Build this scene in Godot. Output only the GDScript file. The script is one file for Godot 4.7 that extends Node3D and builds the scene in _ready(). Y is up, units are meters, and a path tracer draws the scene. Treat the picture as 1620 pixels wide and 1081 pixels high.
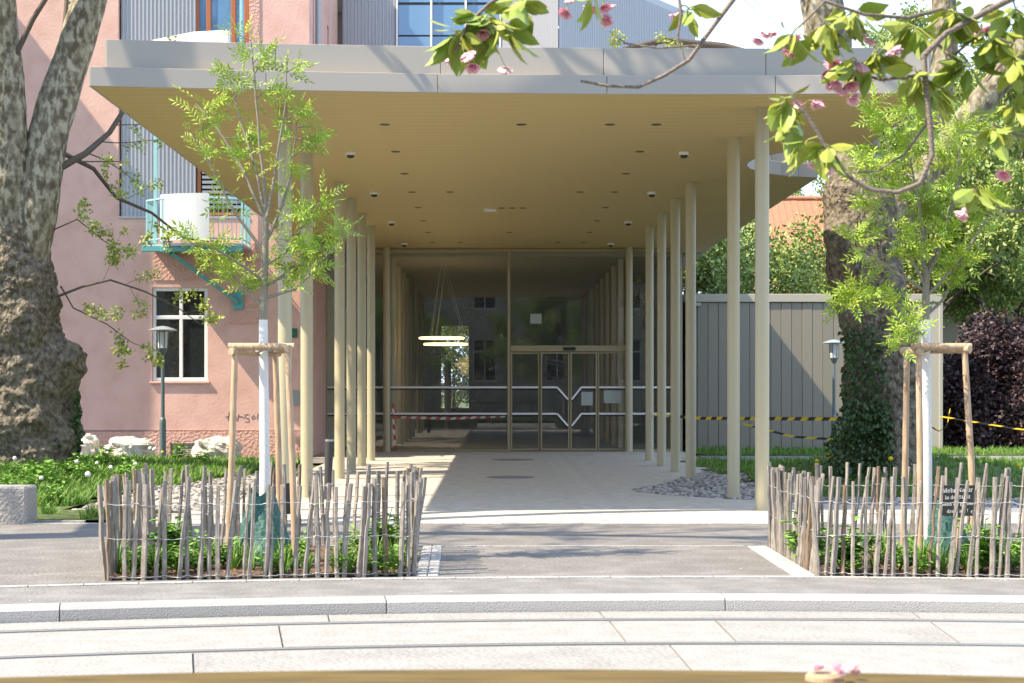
extends Node3D
# y is up, metres; d in the comments is the distance in front of the camera (z = -d).

class MB:
	var v := PackedVector3Array()
	var n := PackedVector3Array()
	var u := PackedVector2Array()
	var c := PackedColorArray()
	var col := Color(1, 1, 1)
	func vert(p: Vector3, nn: Vector3, uv := Vector2.ZERO) -> void:
		v.append(p); n.append(nn); u.append(uv); c.append(col)
	func tri(a: Vector3, b: Vector3, e: Vector3) -> void:
		var nn := (e - a).cross(b - a).normalized()
		vert(a, nn); vert(b, nn); vert(e, nn)
	func tri_n(a: Vector3, b: Vector3, e: Vector3, na: Vector3, nb: Vector3, ne: Vector3) -> void:
		if (e - a).cross(b - a).dot(na + nb + ne) >= 0.0:
			vert(a, na); vert(b, nb); vert(e, ne)
		else:
			vert(a, na); vert(e, ne); vert(b, nb)
	func face(a: Vector3, b: Vector3, e: Vector3, f: Vector3, out: Vector3) -> void:
		var nn := (e - a).cross(b - a).normalized()
		if nn.dot(out) < 0.0:
			nn = -nn
			vert(a, nn, Vector2(0, 0)); vert(e, nn, Vector2(1, 1)); vert(b, nn, Vector2(1, 0))
			vert(a, nn, Vector2(0, 0)); vert(f, nn, Vector2(0, 1)); vert(e, nn, Vector2(1, 1))
		else:
			vert(a, nn, Vector2(0, 0)); vert(b, nn, Vector2(1, 0)); vert(e, nn, Vector2(1, 1))
			vert(a, nn, Vector2(0, 0)); vert(e, nn, Vector2(1, 1)); vert(f, nn, Vector2(0, 1))
	func box(ce: Vector3, s: Vector3, b := Basis.IDENTITY) -> void:
		var x := b.x * s.x * 0.5
		var y := b.y * s.y * 0.5
		var z := b.z * s.z * 0.5
		for k in [[x, y, z], [y, z, x], [z, x, y]]:
			for sg in [-1.0, 1.0]:
				var o: Vector3 = ce + k[0] * sg
				face(o - k[1] - k[2], o + k[1] - k[2], o + k[1] + k[2], o - k[1] + k[2], k[0] * sg)
	func bbox(ce: Vector3, s: Vector3, bev: float, b := Basis.IDENTITY) -> void:
		# a box with chamfered edges
		var h := s * 0.5
		var i := h - Vector3(bev, bev, bev)
		for ax in 3:
			for sg in [-1.0, 1.0]:
				var q: Array = []
				for st in [[-1, -1], [1, -1], [1, 1], [-1, 1]]:
					var p := Vector3.ZERO
					p[ax] = h[ax] * sg
					p[(ax + 1) % 3] = i[(ax + 1) % 3] * st[0]
					p[(ax + 2) % 3] = i[(ax + 2) % 3] * st[1]
					q.append(ce + b * p)
				var o := Vector3.ZERO
				o[ax] = sg
				face(q[0], q[1], q[2], q[3], b * o)
		for ax in 3:
			var a1 := (ax + 1) % 3
			var a2 := (ax + 2) % 3
			for s1 in [-1.0, 1.0]:
				for s2 in [-1.0, 1.0]:
					var q: Array = []
					for st in [[-1, 0], [1, 0], [1, 1], [-1, 1]]:
						var p := Vector3.ZERO
						p[ax] = i[ax] * st[0]
						p[a1] = (h[a1] if st[1] == 0 else i[a1]) * s1
						p[a2] = (i[a2] if st[1] == 0 else h[a2]) * s2
						q.append(ce + b * p)
					var o := Vector3.ZERO
					o[a1] = s1; o[a2] = s2
					face(q[0], q[1], q[2], q[3], b * o)
		for sx in [-1.0, 1.0]:
			for sy in [-1.0, 1.0]:
				for sz in [-1.0, 1.0]:
					var nn := b * Vector3(sx, sy, sz).normalized()
					tri_n(ce + b * Vector3(h.x * sx, i.y * sy, i.z * sz), ce + b * Vector3(i.x * sx, h.y * sy, i.z * sz), ce + b * Vector3(i.x * sx, i.y * sy, h.z * sz), nn, nn, nn)
	func tube(p: Array, r: Array, sides := 8, capped := true) -> void:
		var rings: Array = []
		var m := p.size()
		var up := Vector3(0.13, 0.2, 0.97).normalized()
		for k in m:
			var t: Vector3 = (p[mini(k + 1, m - 1)] - p[maxi(k - 1, 0)]).normalized()
			if absf(t.dot(up)) > 0.98:
				up = Vector3(0.97, 0.1, 0.2).normalized()
			var sx := t.cross(up).normalized()
			up = sx.cross(t).normalized()
			var ring: Array = []
			for j in sides:
				var a := TAU * j / sides
				ring.append(sx * cos(a) + up * sin(a))
			rings.append(ring)
		for k in m - 1:
			for j in sides:
				var j2 := (j + 1) % sides
				var na: Vector3 = rings[k][j]
				var nb: Vector3 = rings[k][j2]
				var nc: Vector3 = rings[k + 1][j2]
				var nd: Vector3 = rings[k + 1][j]
				var a: Vector3 = p[k] + na * r[k]
				var b: Vector3 = p[k] + nb * r[k]
				var e: Vector3 = p[k + 1] + nc * r[k + 1]
				var f: Vector3 = p[k + 1] + nd * r[k + 1]
				tri_n(a, b, e, na, nb, nc)
				tri_n(a, e, f, na, nc, nd)
		if capped:
			for k in [0, m - 1]:
				var o: Vector3 = (p[0] - p[1]).normalized() if k == 0 else (p[m - 1] - p[m - 2]).normalized()
				for j in range(1, sides - 1):
					tri_n(p[k] + rings[k][0] * r[k], p[k] + rings[k][j] * r[k], p[k] + rings[k][j + 1] * r[k], o, o, o)
	func lathe(o: Vector3, prof: Array, sides := 24) -> void:
		# prof: Vector2(radius, height) from below to above
		for k in prof.size() - 1:
			var a: Vector2 = prof[k]
			var b: Vector2 = prof[k + 1]
			var sl := Vector2(b.y - a.y, a.x - b.x).normalized()
			for j in sides:
				var t0 := TAU * j / sides
				var t1 := TAU * (j + 1) / sides
				var n0 := Vector3(cos(t0) * sl.x, sl.y, sin(t0) * sl.x)
				var n1 := Vector3(cos(t1) * sl.x, sl.y, sin(t1) * sl.x)
				var p00 := o + Vector3(cos(t0) * a.x, a.y, sin(t0) * a.x)
				var p10 := o + Vector3(cos(t1) * a.x, a.y, sin(t1) * a.x)
				var p01 := o + Vector3(cos(t0) * b.x, b.y, sin(t0) * b.x)
				var p11 := o + Vector3(cos(t1) * b.x, b.y, sin(t1) * b.x)
				if a.x > 1e-5:
					tri_n(p00, p10, p11, n0, n1, n1)
				if b.x > 1e-5:
					tri_n(p00, p11, p01, n0, n1, n0)
	func poly(pts: Array, y: float, up := 1.0) -> void:
		# pts: Vector2(x, d), flat polygon at height y
		var pk := PackedVector2Array(pts)
		var ix := Geometry2D.triangulate_polygon(pk)
		var nn := Vector3(0, up, 0)
		for k in range(0, ix.size(), 3):
			tri_n(Vector3(pk[ix[k]].x, y, -pk[ix[k]].y), Vector3(pk[ix[k + 1]].x, y, -pk[ix[k + 1]].y), Vector3(pk[ix[k + 2]].x, y, -pk[ix[k + 2]].y), nn, nn, nn)
	func prism(pts: Array, y0: float, y1: float) -> void:
		poly(pts, y1, 1.0)
		poly(pts, y0, -1.0)
		var m := pts.size()
		for k in m:
			var a: Vector2 = pts[k]
			var b: Vector2 = pts[(k + 1) % m]
			var t := (b - a).normalized()
			var pp := Vector2(t.y, -t.x)
			if Geometry2D.is_point_in_polygon((a + b) * 0.5 + pp * 0.002, PackedVector2Array(pts)):
				pp = -pp
			var out := Vector3(pp.x, 0, -pp.y)
			face(Vector3(a.x, y0, -a.y), Vector3(b.x, y0, -b.y), Vector3(b.x, y1, -b.y), Vector3(a.x, y1, -a.y), out)
	func mesh(m: Material) -> ArrayMesh:
		var arr: Array = []
		arr.resize(Mesh.ARRAY_MAX)
		arr[Mesh.ARRAY_VERTEX] = v
		arr[Mesh.ARRAY_NORMAL] = n
		arr[Mesh.ARRAY_TEX_UV] = u
		arr[Mesh.ARRAY_COLOR] = c
		var am := ArrayMesh.new()
		am.add_surface_from_arrays(Mesh.PRIMITIVE_TRIANGLES, arr)
		am.surface_set_material(0, m)
		return am

var taken := {}
var M := {}
var rng := RandomNumberGenerator.new()
var wob := FastNoiseLite.new()

func numbered(called: String) -> String:
	if not taken.has(called):
		taken[called] = 0
		return called
	taken[called] += 1
	return "%s_%03d" % [called, taken[called]]

func tag(o: Node, label: String, category: String, group := "") -> Node:
	o.set_meta("label", label)
	o.set_meta("category", category)
	if group != "":
		o.set_meta("group", group)
	return o

func thing(called: String, at: Vector3, label: String, category: String, group := "") -> Node3D:
	var o := Node3D.new()
	o.name = numbered(called)
	add_child(o)
	o.position = at
	tag(o, label, category, group)
	return o

func put(called: String, mesh: Mesh, parent: Node, at := Vector3.ZERO) -> MeshInstance3D:
	var o := MeshInstance3D.new()
	o.name = called
	o.mesh = mesh
	parent.add_child(o, true)
	o.position = at
	return o

func solo(called: String, mesh: Mesh, at: Vector3, label: String, category: String, group := "") -> MeshInstance3D:
	var o := MeshInstance3D.new()
	o.name = numbered(called)
	o.mesh = mesh
	add_child(o)
	o.position = at
	tag(o, label, category, group)
	return o

func struct(called: String, mesh: Mesh, at := Vector3.ZERO) -> MeshInstance3D:
	var o := MeshInstance3D.new()
	o.name = numbered(called)
	o.mesh = mesh
	add_child(o)
	o.position = at
	o.set_meta("kind", "structure")
	return o

func stuff(o: Node) -> Node:
	o.set_meta("kind", "stuff")
	return o

func lin(r: float, g: float, b: float) -> Color:
	return Color(r, g, b).linear_to_srgb()

func plain(key: String, r: float, g: float, b: float, rough := 0.7, metal := 0.0) -> StandardMaterial3D:
	var m := StandardMaterial3D.new()
	m.resource_name = key
	m.albedo_color = lin(r, g, b)
	m.roughness = rough
	m.metallic = metal
	M[key] = m
	return m

func ramp_tex(cols: Array, offs: Array, freq: float, kind := FastNoiseLite.TYPE_SIMPLEX_SMOOTH, oct := 4, hard := false, sd := 1, size := 512) -> NoiseTexture2D:
	var nz := FastNoiseLite.new()
	nz.seed = sd
	nz.noise_type = kind
	nz.frequency = freq
	nz.fractal_octaves = oct
	if kind == FastNoiseLite.TYPE_CELLULAR:
		nz.cellular_return_type = FastNoiseLite.RETURN_CELL_VALUE
	var g := Gradient.new()
	g.interpolation_mode = Gradient.GRADIENT_INTERPOLATE_CONSTANT if hard else Gradient.GRADIENT_INTERPOLATE_LINEAR
	var cc := PackedColorArray()
	for k in cols:
		cc.append(lin(k[0], k[1], k[2]))
	g.offsets = PackedFloat32Array(offs)
	g.colors = cc
	var t := NoiseTexture2D.new()
	t.width = size
	t.height = size
	t.seamless = true
	t.noise = nz
	t.color_ramp = g
	return t

func bump_tex(freq: float, strength: float, kind := FastNoiseLite.TYPE_SIMPLEX_SMOOTH, sd := 5) -> NoiseTexture2D:
	var nz := FastNoiseLite.new()
	nz.seed = sd
	nz.noise_type = kind
	nz.frequency = freq
	nz.fractal_octaves = 4
	var t := NoiseTexture2D.new()
	t.width = 512
	t.height = 512
	t.seamless = true
	t.noise = nz
	t.as_normal_map = true
	t.bump_strength = strength
	return t

func grained(key: String, tex: Texture2D, scale: Vector3, rough := 0.85, bump: Texture2D = null, bs := 1.0, world := true) -> StandardMaterial3D:
	var m := StandardMaterial3D.new()
	m.resource_name = key
	m.albedo_texture = tex
	m.roughness = rough
	m.uv1_triplanar = true
	m.uv1_world_triplanar = world
	m.uv1_scale = scale
	if bump:
		m.normal_enabled = true
		m.normal_texture = bump
		m.normal_scale = bs
	M[key] = m
	return m

func leafy(key: String, r: float, g: float, b: float, back := 0.6) -> StandardMaterial3D:
	var m := StandardMaterial3D.new()
	m.resource_name = key
	m.albedo_color = lin(r, g, b)
	m.vertex_color_use_as_albedo = true
	m.roughness = 0.55
	m.cull_mode = BaseMaterial3D.CULL_DISABLED
	m.backlight_enabled = true
	m.backlight = Color(r * 2.0, g * 2.0, b * 1.5) * back
	M[key] = m
	return m

# ---- terrain: two low mounds round the old trees
func mound(x: float, d: float) -> float:
	var y := 0.0
	for k in [[-8.9, 30.5, 6.0, 0.22], [7.1, 28.6, 4.0, 0.45]]:
		var q: float = (Vector2(x, d) - Vector2(k[0], k[1])).length() / k[2]
		if q < 1.0:
			y += k[3] * (1.0 - q * q) * (1.0 - q * q)
	return y

const CX := 1.7      # the tram curve: centre and radii
const CD := -8.58
func arc(r: float, a: float) -> Vector2:
	return Vector2(CX + r * sin(a), CD + r * cos(a))
func arc_band(r0: float, r1: float, a0: float, a1: float, n: int) -> Array:
	var p: Array = []
	for k in n + 1:
		p.append(arc(r1, lerpf(a0, a1, float(k) / n)))
	for k in n + 1:
		p.append(arc(r0, lerpf(a1, a0, float(k) / n)))
	return p

func materials() -> void:
	var fine := bump_tex(0.08, 6.0)
	var coarse := bump_tex(0.02, 10.0, FastNoiseLite.TYPE_SIMPLEX_SMOOTH, 8)
	grained("asphalt", ramp_tex([[0.15, 0.143, 0.136], [0.178, 0.17, 0.162], [0.215, 0.206, 0.197]], [0.2, 0.55, 0.85], 0.009, 3, 7, false, 3), Vector3(0.45, 0.45, 0.45), 0.9, fine, 0.5)
	grained("asphalt_pale", ramp_tex([[0.16, 0.155, 0.15], [0.185, 0.18, 0.174], [0.22, 0.214, 0.207]], [0.2, 0.55, 0.85], 0.011, 3, 7, false, 4), Vector3(0.5, 0.5, 0.5), 0.9, fine, 0.4)
	grained("street", ramp_tex([[0.3, 0.295, 0.29], [0.4, 0.39, 0.38]], [0.3, 0.7], 0.02, 3, 5), Vector3(0.3, 0.3, 0.3), 0.9)
	grained("slab", ramp_tex([[0.265, 0.259, 0.243], [0.285, 0.279, 0.263], [0.305, 0.299, 0.283]], [0.25, 0.5, 0.8], 0.02, 3, 5, false, 6), Vector3(0.5, 0.5, 0.5), 0.85, fine, 0.35)
	grained("granite", ramp_tex([[0.26, 0.26, 0.26], [0.36, 0.355, 0.35], [0.46, 0.455, 0.45]], [0.3, 0.5, 0.7], 0.2, 3, 3, false, 7), Vector3(1.5, 1.5, 1.5), 0.8, fine, 0.5)
	grained("slab_worn", ramp_tex([[0.245, 0.239, 0.224], [0.27, 0.264, 0.248], [0.29, 0.284, 0.268]], [0.25, 0.5, 0.8], 0.012, 3, 6, false, 46), Vector3(0.4, 0.4, 0.4), 0.85, fine, 0.4)
	grained("granite_dark", ramp_tex([[0.22, 0.22, 0.22], [0.31, 0.306, 0.3], [0.41, 0.405, 0.4]], [0.3, 0.5, 0.7], 0.2, 3, 3, false, 47), Vector3(1.5, 1.5, 1.5), 0.8, fine, 0.5)
	grained("edging", ramp_tex([[0.3, 0.293, 0.28], [0.4, 0.392, 0.375], [0.47, 0.46, 0.44]], [0.25, 0.5, 0.75], 0.08, 3, 4, false, 9), Vector3(1, 1, 1), 0.85, fine, 0.5)
	grained("paving", ramp_tex([[0.42, 0.385, 0.33], [0.48, 0.445, 0.385], [0.53, 0.495, 0.44]], [0.2, 0.5, 0.8], 0.025, 3, 6, false, 10), Vector3(0.35, 0.35, 0.35), 0.8, fine, 0.25)
	grained("soil", ramp_tex([[0.06, 0.035, 0.022], [0.13, 0.08, 0.055], [0.26, 0.18, 0.13]], [0.25, 0.5, 0.8], 0.06, 3, 5, false, 11), Vector3(1.5, 1.5, 1.5), 0.95, coarse, 1.5)
	grained("gravel_bed", ramp_tex([[0.12, 0.11, 0.1], [0.3, 0.29, 0.27], [0.45, 0.44, 0.41]], [0.25, 0.5, 0.75], 0.12, 3, 3, false, 12), Vector3(2, 2, 2), 0.95, coarse, 1.5)
	grained("turf", ramp_tex([[0.035, 0.05, 0.015], [0.06, 0.1, 0.02], [0.13, 0.14, 0.05]], [0.2, 0.5, 0.85], 0.03, 3, 5, false, 13), Vector3(0.6, 0.6, 0.6), 0.95, coarse, 1.0)
	grained("render_pink", ramp_tex([[0.58, 0.36, 0.295], [0.63, 0.4, 0.335], [0.66, 0.43, 0.36]], [0.2, 0.5, 0.8], 0.012, 3, 6, false, 14), Vector3(0.25, 0.25, 0.25), 0.9, fine, 0.08)
	grained("render_rough", ramp_tex([[0.52, 0.305, 0.245], [0.59, 0.355, 0.29], [0.64, 0.395, 0.33]], [0.25, 0.5, 0.75], 0.06, 3, 4, false, 15), Vector3(1, 1, 1), 0.95, coarse, 1.1)
	grained("soffit_wood", ramp_tex([[0.43, 0.325, 0.14], [0.485, 0.375, 0.168], [0.535, 0.42, 0.2]], [0.25, 0.5, 0.75], 0.012, 3, 5, false, 16), Vector3(0.1, 1, 3.4), 0.6)
	grained("timber", ramp_tex([[0.075, 0.048, 0.008], [0.1, 0.066, 0.012], [0.125, 0.084, 0.017]], [0.25, 0.5, 0.75], 0.012, 3, 5, false, 17), Vector3(0.6, 5, 5), 0.95)
	grained("pale_grey", ramp_tex([[0.155, 0.138, 0.12], [0.245, 0.224, 0.2], [0.345, 0.32, 0.29]], [0.25, 0.5, 0.78], 0.02, 3, 4, false, 18), Vector3(9, 0.9, 9), 0.9, fine, 0.6, true)
	grained("pale_brown", ramp_tex([[0.13, 0.09, 0.06], [0.22, 0.16, 0.11], [0.31, 0.24, 0.175]], [0.25, 0.5, 0.78], 0.02, 3, 4, false, 19), Vector3(9, 0.9, 9), 0.9, fine, 0.6, true)
	grained("pale_light", ramp_tex([[0.22, 0.19, 0.16], [0.31, 0.275, 0.24], [0.4, 0.365, 0.325]], [0.25, 0.5, 0.78], 0.02, 3, 4, false, 20), Vector3(9, 0.9, 9), 0.9, fine, 0.6, true)
	grained("stake_wood", ramp_tex([[0.36, 0.24, 0.145], [0.46, 0.325, 0.21], [0.54, 0.4, 0.275]], [0.2, 0.5, 0.8], 0.015, 3, 4, false, 21), Vector3(6, 0.7, 6), 0.75)
	grained("burl_bark", ramp_tex([[0.06, 0.049, 0.034], [0.165, 0.138, 0.098], [0.315, 0.278, 0.212]], [0.25, 0.5, 0.8], 0.03, 3, 6, false, 22), Vector3(0.9, 0.55, 0.9), 0.95, coarse, 2.6)
	grained("plane_bark", ramp_tex([[0.09, 0.07, 0.042], [0.15, 0.126, 0.08], [0.235, 0.208, 0.14], [0.37, 0.34, 0.25]], [0.3, 0.42, 0.52, 0.64], 0.016, 3, 4, false, 23), Vector3(1.2, 0.6, 1.2), 0.85, coarse, 0.7)
	grained("twig_bark", ramp_tex([[0.07, 0.055, 0.04], [0.14, 0.115, 0.09]], [0.3, 0.7], 0.05, 3, 3, false, 24), Vector3(2, 2, 2), 0.9)
	grained("cherry_bark", ramp_tex([[0.1, 0.075, 0.065], [0.2, 0.16, 0.14], [0.32, 0.27, 0.24]], [0.3, 0.5, 0.8], 0.03, 3, 3, false, 34), Vector3(6, 14, 6), 0.75)
	grained("sapling_bark", ramp_tex([[0.18, 0.16, 0.12], [0.29, 0.27, 0.21]], [0.3, 0.7], 0.05, 3, 3, false, 25), Vector3(3, 3, 3), 0.85)
	grained("lime_wash", ramp_tex([[0.62, 0.61, 0.59], [0.75, 0.745, 0.73], [0.8, 0.8, 0.79]], [0.2, 0.45, 0.8], 0.04, 3, 4, false, 26), Vector3(3, 2, 3), 0.85, fine, 0.6)
	grained("limestone", ramp_tex([[0.4, 0.33, 0.24], [0.58, 0.53, 0.45], [0.7, 0.67, 0.61]], [0.25, 0.45, 0.75], 0.015, 3, 5, false, 27), Vector3(0.8, 0.8, 0.8), 0.9, coarse, 1.2)
	grained("aggregate", ramp_tex([[0.22, 0.2, 0.18], [0.36, 0.345, 0.32], [0.5, 0.48, 0.45]], [0.25, 0.5, 0.75], 0.16, 3, 3, false, 28), Vector3(1.5, 1.5, 1.5), 0.9, coarse, 1.6)
	grained("clay_tile", ramp_tex([[0.3, 0.12, 0.07], [0.45, 0.2, 0.12], [0.55, 0.29, 0.19]], [0.25, 0.5, 0.75], 0.06, 3, 4, false, 29), Vector3(0.8, 0.8, 0.8), 0.9)
	grained("beige_render", ramp_tex([[0.4, 0.36, 0.28], [0.46, 0.42, 0.33]], [0.3, 0.7], 0.012, 3, 5, false, 30), Vector3(0.2, 0.2, 0.2), 0.9)
	grained("bag_cloth", ramp_tex([[0.022, 0.085, 0.07], [0.035, 0.12, 0.1], [0.055, 0.16, 0.138]], [0.25, 0.5, 0.75], 0.03, 3, 4, false, 31), Vector3(2, 2, 2), 0.6, coarse, 0.7)
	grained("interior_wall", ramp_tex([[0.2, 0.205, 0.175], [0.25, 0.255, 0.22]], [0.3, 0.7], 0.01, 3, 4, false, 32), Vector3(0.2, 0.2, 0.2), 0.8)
	plain("fascia", 0.39, 0.365, 0.33, 0.5, 0.1)
	plain("column_paint", 0.44, 0.395, 0.26, 0.38)
	plain("bronze_frame", 0.34, 0.29, 0.18, 0.45, 0.2)
	plain("dark", 0.018, 0.018, 0.018, 0.5)
	plain("rubber", 0.035, 0.035, 0.037, 0.7)
	plain("white_paint", 0.76, 0.76, 0.75, 0.45)
	plain("strip_white", 0.78, 0.78, 0.77, 0.5)
	plain("corrugated", 0.42, 0.43, 0.45, 0.4, 0.25)
	plain("teal", 0.1, 0.33, 0.33, 0.5)
	plain("teal_pale", 0.3, 0.55, 0.56, 0.5)
	plain("orange_wood", 0.36, 0.12, 0.04, 0.6)
	plain("cladding", 0.24, 0.218, 0.175, 0.5)
	plain("cladding_b", 0.228, 0.207, 0.166, 0.5)
	plain("cladding_pale", 0.4, 0.375, 0.31, 0.5)
	plain("lamp_grey", 0.13, 0.17, 0.18, 0.5, 0.2)
	plain("lamp_hat", 0.33, 0.36, 0.38, 0.4, 0.4)
	plain("notice_paper", 0.34, 0.38, 0.35, 0.6)
	plain("hall_pale", 0.42, 0.49, 0.41, 0.7)
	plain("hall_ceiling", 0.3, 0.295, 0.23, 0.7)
	plain("steel", 0.4, 0.4, 0.4, 0.4, 0.7)
	plain("wire", 0.6, 0.6, 0.6, 0.4, 0.5)
	plain("joint_fill", 0.2, 0.198, 0.193, 0.8)
	plain("board_black", 0.025, 0.026, 0.028, 0.6)
	plain("chalk", 0.75, 0.75, 0.75, 0.9)
	plain("tape_yellow", 0.75, 0.55, 0.03, 0.5)
	plain("tape_red", 0.55, 0.05, 0.04, 0.5)
	plain("sign_green", 0.01, 0.13, 0.07, 0.5)
	plain("ink", 0.12, 0.1, 0.11, 0.9)
	plain("blossom_pink", 0.8, 0.5, 0.61, 0.6)
	plain("blossom_pale", 0.84, 0.64, 0.72, 0.6)
	plain("dandelion_white", 0.72, 0.72, 0.7, 0.9)
	plain("dandelion_yellow", 0.75, 0.5, 0.02, 0.8)
	for k in ["blossom_pink", "blossom_pale"]:
		M[k].cull_mode = BaseMaterial3D.CULL_DISABLED
		M[k].backlight_enabled = true
		M[k].backlight = Color(0.5, 0.25, 0.3)
	var g := plain("pane", 0.9, 0.95, 0.92, 0.0)
	g.transparency = BaseMaterial3D.TRANSPARENCY_ALPHA
	g.albedo_color.a = 0.02
	g.metallic_specular = 0.7
	var g2 := plain("pane_blue", 0.12, 0.25, 0.42, 0.05)
	g2.metallic_specular = 0.7
	var g3 := plain("pane_dark", 0.02, 0.024, 0.024, 0.02)
	g3.metallic_specular = 0.65
	var g4 := plain("milk_glass", 0.62, 0.63, 0.62, 0.3)
	g4.metallic_specular = 0.5
	var gl := plain("ring_glow", 0.9, 0.8, 0.6, 0.5)
	gl.emission_enabled = true
	gl.emission = Color(1.0, 0.85, 0.55)
	gl.emission_energy_multiplier = 2.2
	leafy("ash_leaf", 0.34, 0.46, 0.055, 0.55)
	leafy("plane_leaf", 0.34, 0.4, 0.09, 0.5)
	leafy("tree_leaf", 0.29, 0.37, 0.11, 0.55)
	leafy("purple_leaf", 0.058, 0.03, 0.036, 0.25)
	leafy("ivy_leaf", 0.04, 0.085, 0.018, 0.2)
	leafy("cherry_leaf", 0.3, 0.35, 0.06, 0.6)
	leafy("grass_blade", 0.13, 0.27, 0.035, 0.4)
	leafy("herb_leaf", 0.17, 0.33, 0.05, 0.45)

# ---------------------------------------------------------------- ground
func sheet(x0: float, x1: float, d0: float, d1: float, step: float, lift: float, inside: Callable) -> MB:
	var mb := MB.new()
	var nx := int((x1 - x0) / step)
	var nd := int((d1 - d0) / step)
	var hs := func(x: float, d: float) -> Vector3:
		return Vector3(x, mound(x, d) + lift, -d)
	for i in nx:
		for j in nd:
			var x := x0 + i * step
			var d := d0 + j * step
			if not inside.call(x + step * 0.5, d + step * 0.5):
				continue
			var a: Vector3 = hs.call(x, d)
			var b: Vector3 = hs.call(x + step, d)
			var c: Vector3 = hs.call(x + step, d + step)
			var e: Vector3 = hs.call(x, d + step)
			var nn := (b - a).cross(e - a).normalized()
			if nn.y < 0: nn = -nn
			mb.tri_n(a, b, c, nn, nn, nn)
			mb.tri_n(a, c, e, nn, nn, nn)
	return mb

func build_ground() -> void:
	# base sheet to the horizon: the street level in front, the garden level behind the kerb
	var mb := MB.new()
	mb.poly([Vector2(-400, -400), Vector2(400, -400), Vector2(400, 13.6), Vector2(-400, 13.6)], -0.16)
	mb.face(Vector3(-400, -0.16, -13.6), Vector3(400, -0.16, -13.6), Vector3(400, -0.05, -13.7), Vector3(-400, -0.05, -13.7), Vector3(0, 1, 1))
	mb.poly([Vector2(-400, 13.7), Vector2(400, 13.7), Vector2(400, 700), Vector2(-400, 700)], -0.05)
	struct("ground", mb.mesh(M.turf))
	var A0 := -0.52
	var A1 := 0.52
	# street: concrete tram track slabs with two grooved rails
	mb = MB.new()
	mb.poly(arc_band(9.0, 21.2, A0, A1, 40), -0.118)
	var tr := struct("tram_track", mb.mesh(M.joint_fill))
	var rows := [[20.90, 21.27, [-0.46, -0.385, -0.262, -0.139, -0.041, 0.072, 0.13, 0.25, 0.4]], [19.735, 20.745, [-0.46, -0.385, -0.264, -0.157, -0.04, -0.002, 0.074, 0.15, 0.25, 0.4]], [17.6, 19.585, [-0.46, -0.33, -0.187, -0.026, 0.105, 0.22, 0.4]], [14.2, 17.57, [-0.46, -0.3, -0.1, 0.06, 0.2, 0.4]], [9.0, 14.17, [-0.5, -0.2, 0.1, 0.45]]]
	for r in rows:
		for k in r[2].size() - 1:
			mb = MB.new()
			mb.prism(arc_band(r[0], r[1], r[2][k] + 0.00035, r[2][k + 1] - 0.00035, 6), -0.145, -0.1 - 0.002 * rng.randf())
			put("slab", mb.mesh(M.slab if rng.randf() < 0.6 else M.slab_worn), tr)
	for r in [20.82, 19.66]:
		mb = MB.new()
		mb.prism(arc_band(r - 0.072, r - 0.03, A0, A1, 40), -0.145, -0.104)
		mb.prism(arc_band(r - 0.004, r + 0.068, A0, A1, 40), -0.145, -0.101)
		put("rail", mb.mesh(M.steel), tr)
	# kerb stones
	mb = MB.new()
	mb.prism(arc_band(21.33, 21.5, A0, A1, 40), -0.15, -0.03)
	var kb := struct("kerb", mb.mesh(M.granite))
	var edges := [-0.5, -0.42, -0.345, -0.293, -0.232, -0.118, 0.005, 0.118, 0.19, 0.28, 0.36, 0.44, 0.5]
	for k in edges.size() - 1:
		mb = MB.new()
		var a0: float = edges[k] + 0.0002
		var a1: float = edges[k + 1] - 0.0002
		var prof := [[21.29, -0.14], [21.3, -0.02], [21.325, 0.0], [21.55, 0.003], [21.55, -0.14]]
		var nseg := 6
		for q in nseg:
			var b0 := lerpf(a0, a1, float(q) / nseg)
			var b1 := lerpf(a0, a1, float(q + 1) / nseg)
			for w in prof.size() - 1:
				var p0 := arc(prof[w][0], b0)
				var p1 := arc(prof[w][0], b1)
				var p2 := arc(prof[w + 1][0], b1)
				var p3 := arc(prof[w + 1][0], b0)
				var out := Vector3(0, 1, 1) if w < 3 else Vector3(0, 0, -1)
				mb.face(Vector3(p0.x, prof[w][1], -p0.y), Vector3(p1.x, prof[w][1], -p1.y), Vector3(p2.x, prof[w + 1][1], -p2.y), Vector3(p3.x, prof[w + 1][1], -p3.y), out)
		for e in [b_end(prof, a0), b_end(prof, a1)]:
			for w in range(1, 4):
				mb.tri(e[0], e[w], e[w + 1])
		put("kerb_stone", mb.mesh(M.granite if k % 3 != 1 else M.granite_dark), kb)
	# asphalt strip along the kerb
	mb = MB.new()
	mb.poly(arc_band(21.55, 22.66, A0, A1, 40), 0.0)
	struct("pavement", mb.mesh(M.asphalt_pale))
	# asphalt between strip and canopy paving, out to both sides
	mb = MB.new()
	var pts: Array = []
	for k in 41:
		pts.append(arc(22.68, lerpf(A0, A1, k / 40.0)))
	pts.append_array([Vector2(13.0, 19.75), Vector2(-9.4, 19.75)])
	mb.poly(pts, 0.0)
	struct("forecourt", mb.mesh(M.asphalt))
	mb = MB.new()
	mb.poly([Vector2(-60, 8), Vector2(-9.4, 8.6), Vector2(-9.4, 19.75), Vector2(-60, 19.75)], -0.004)
	mb.poly([Vector2(13, 8.6), Vector2(60, 8), Vector2(60, 19.75), Vector2(13, 19.75)], -0.004)
	struct("pavement", mb.mesh(M.asphalt_pale))
	# edging stones: along the strip, across the forecourt, at the canopy paving
	var ed := Node3D.new()
	ed.name = "paving_edge"
	add_child(ed)
	ed.set_meta("kind", "structure")
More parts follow.
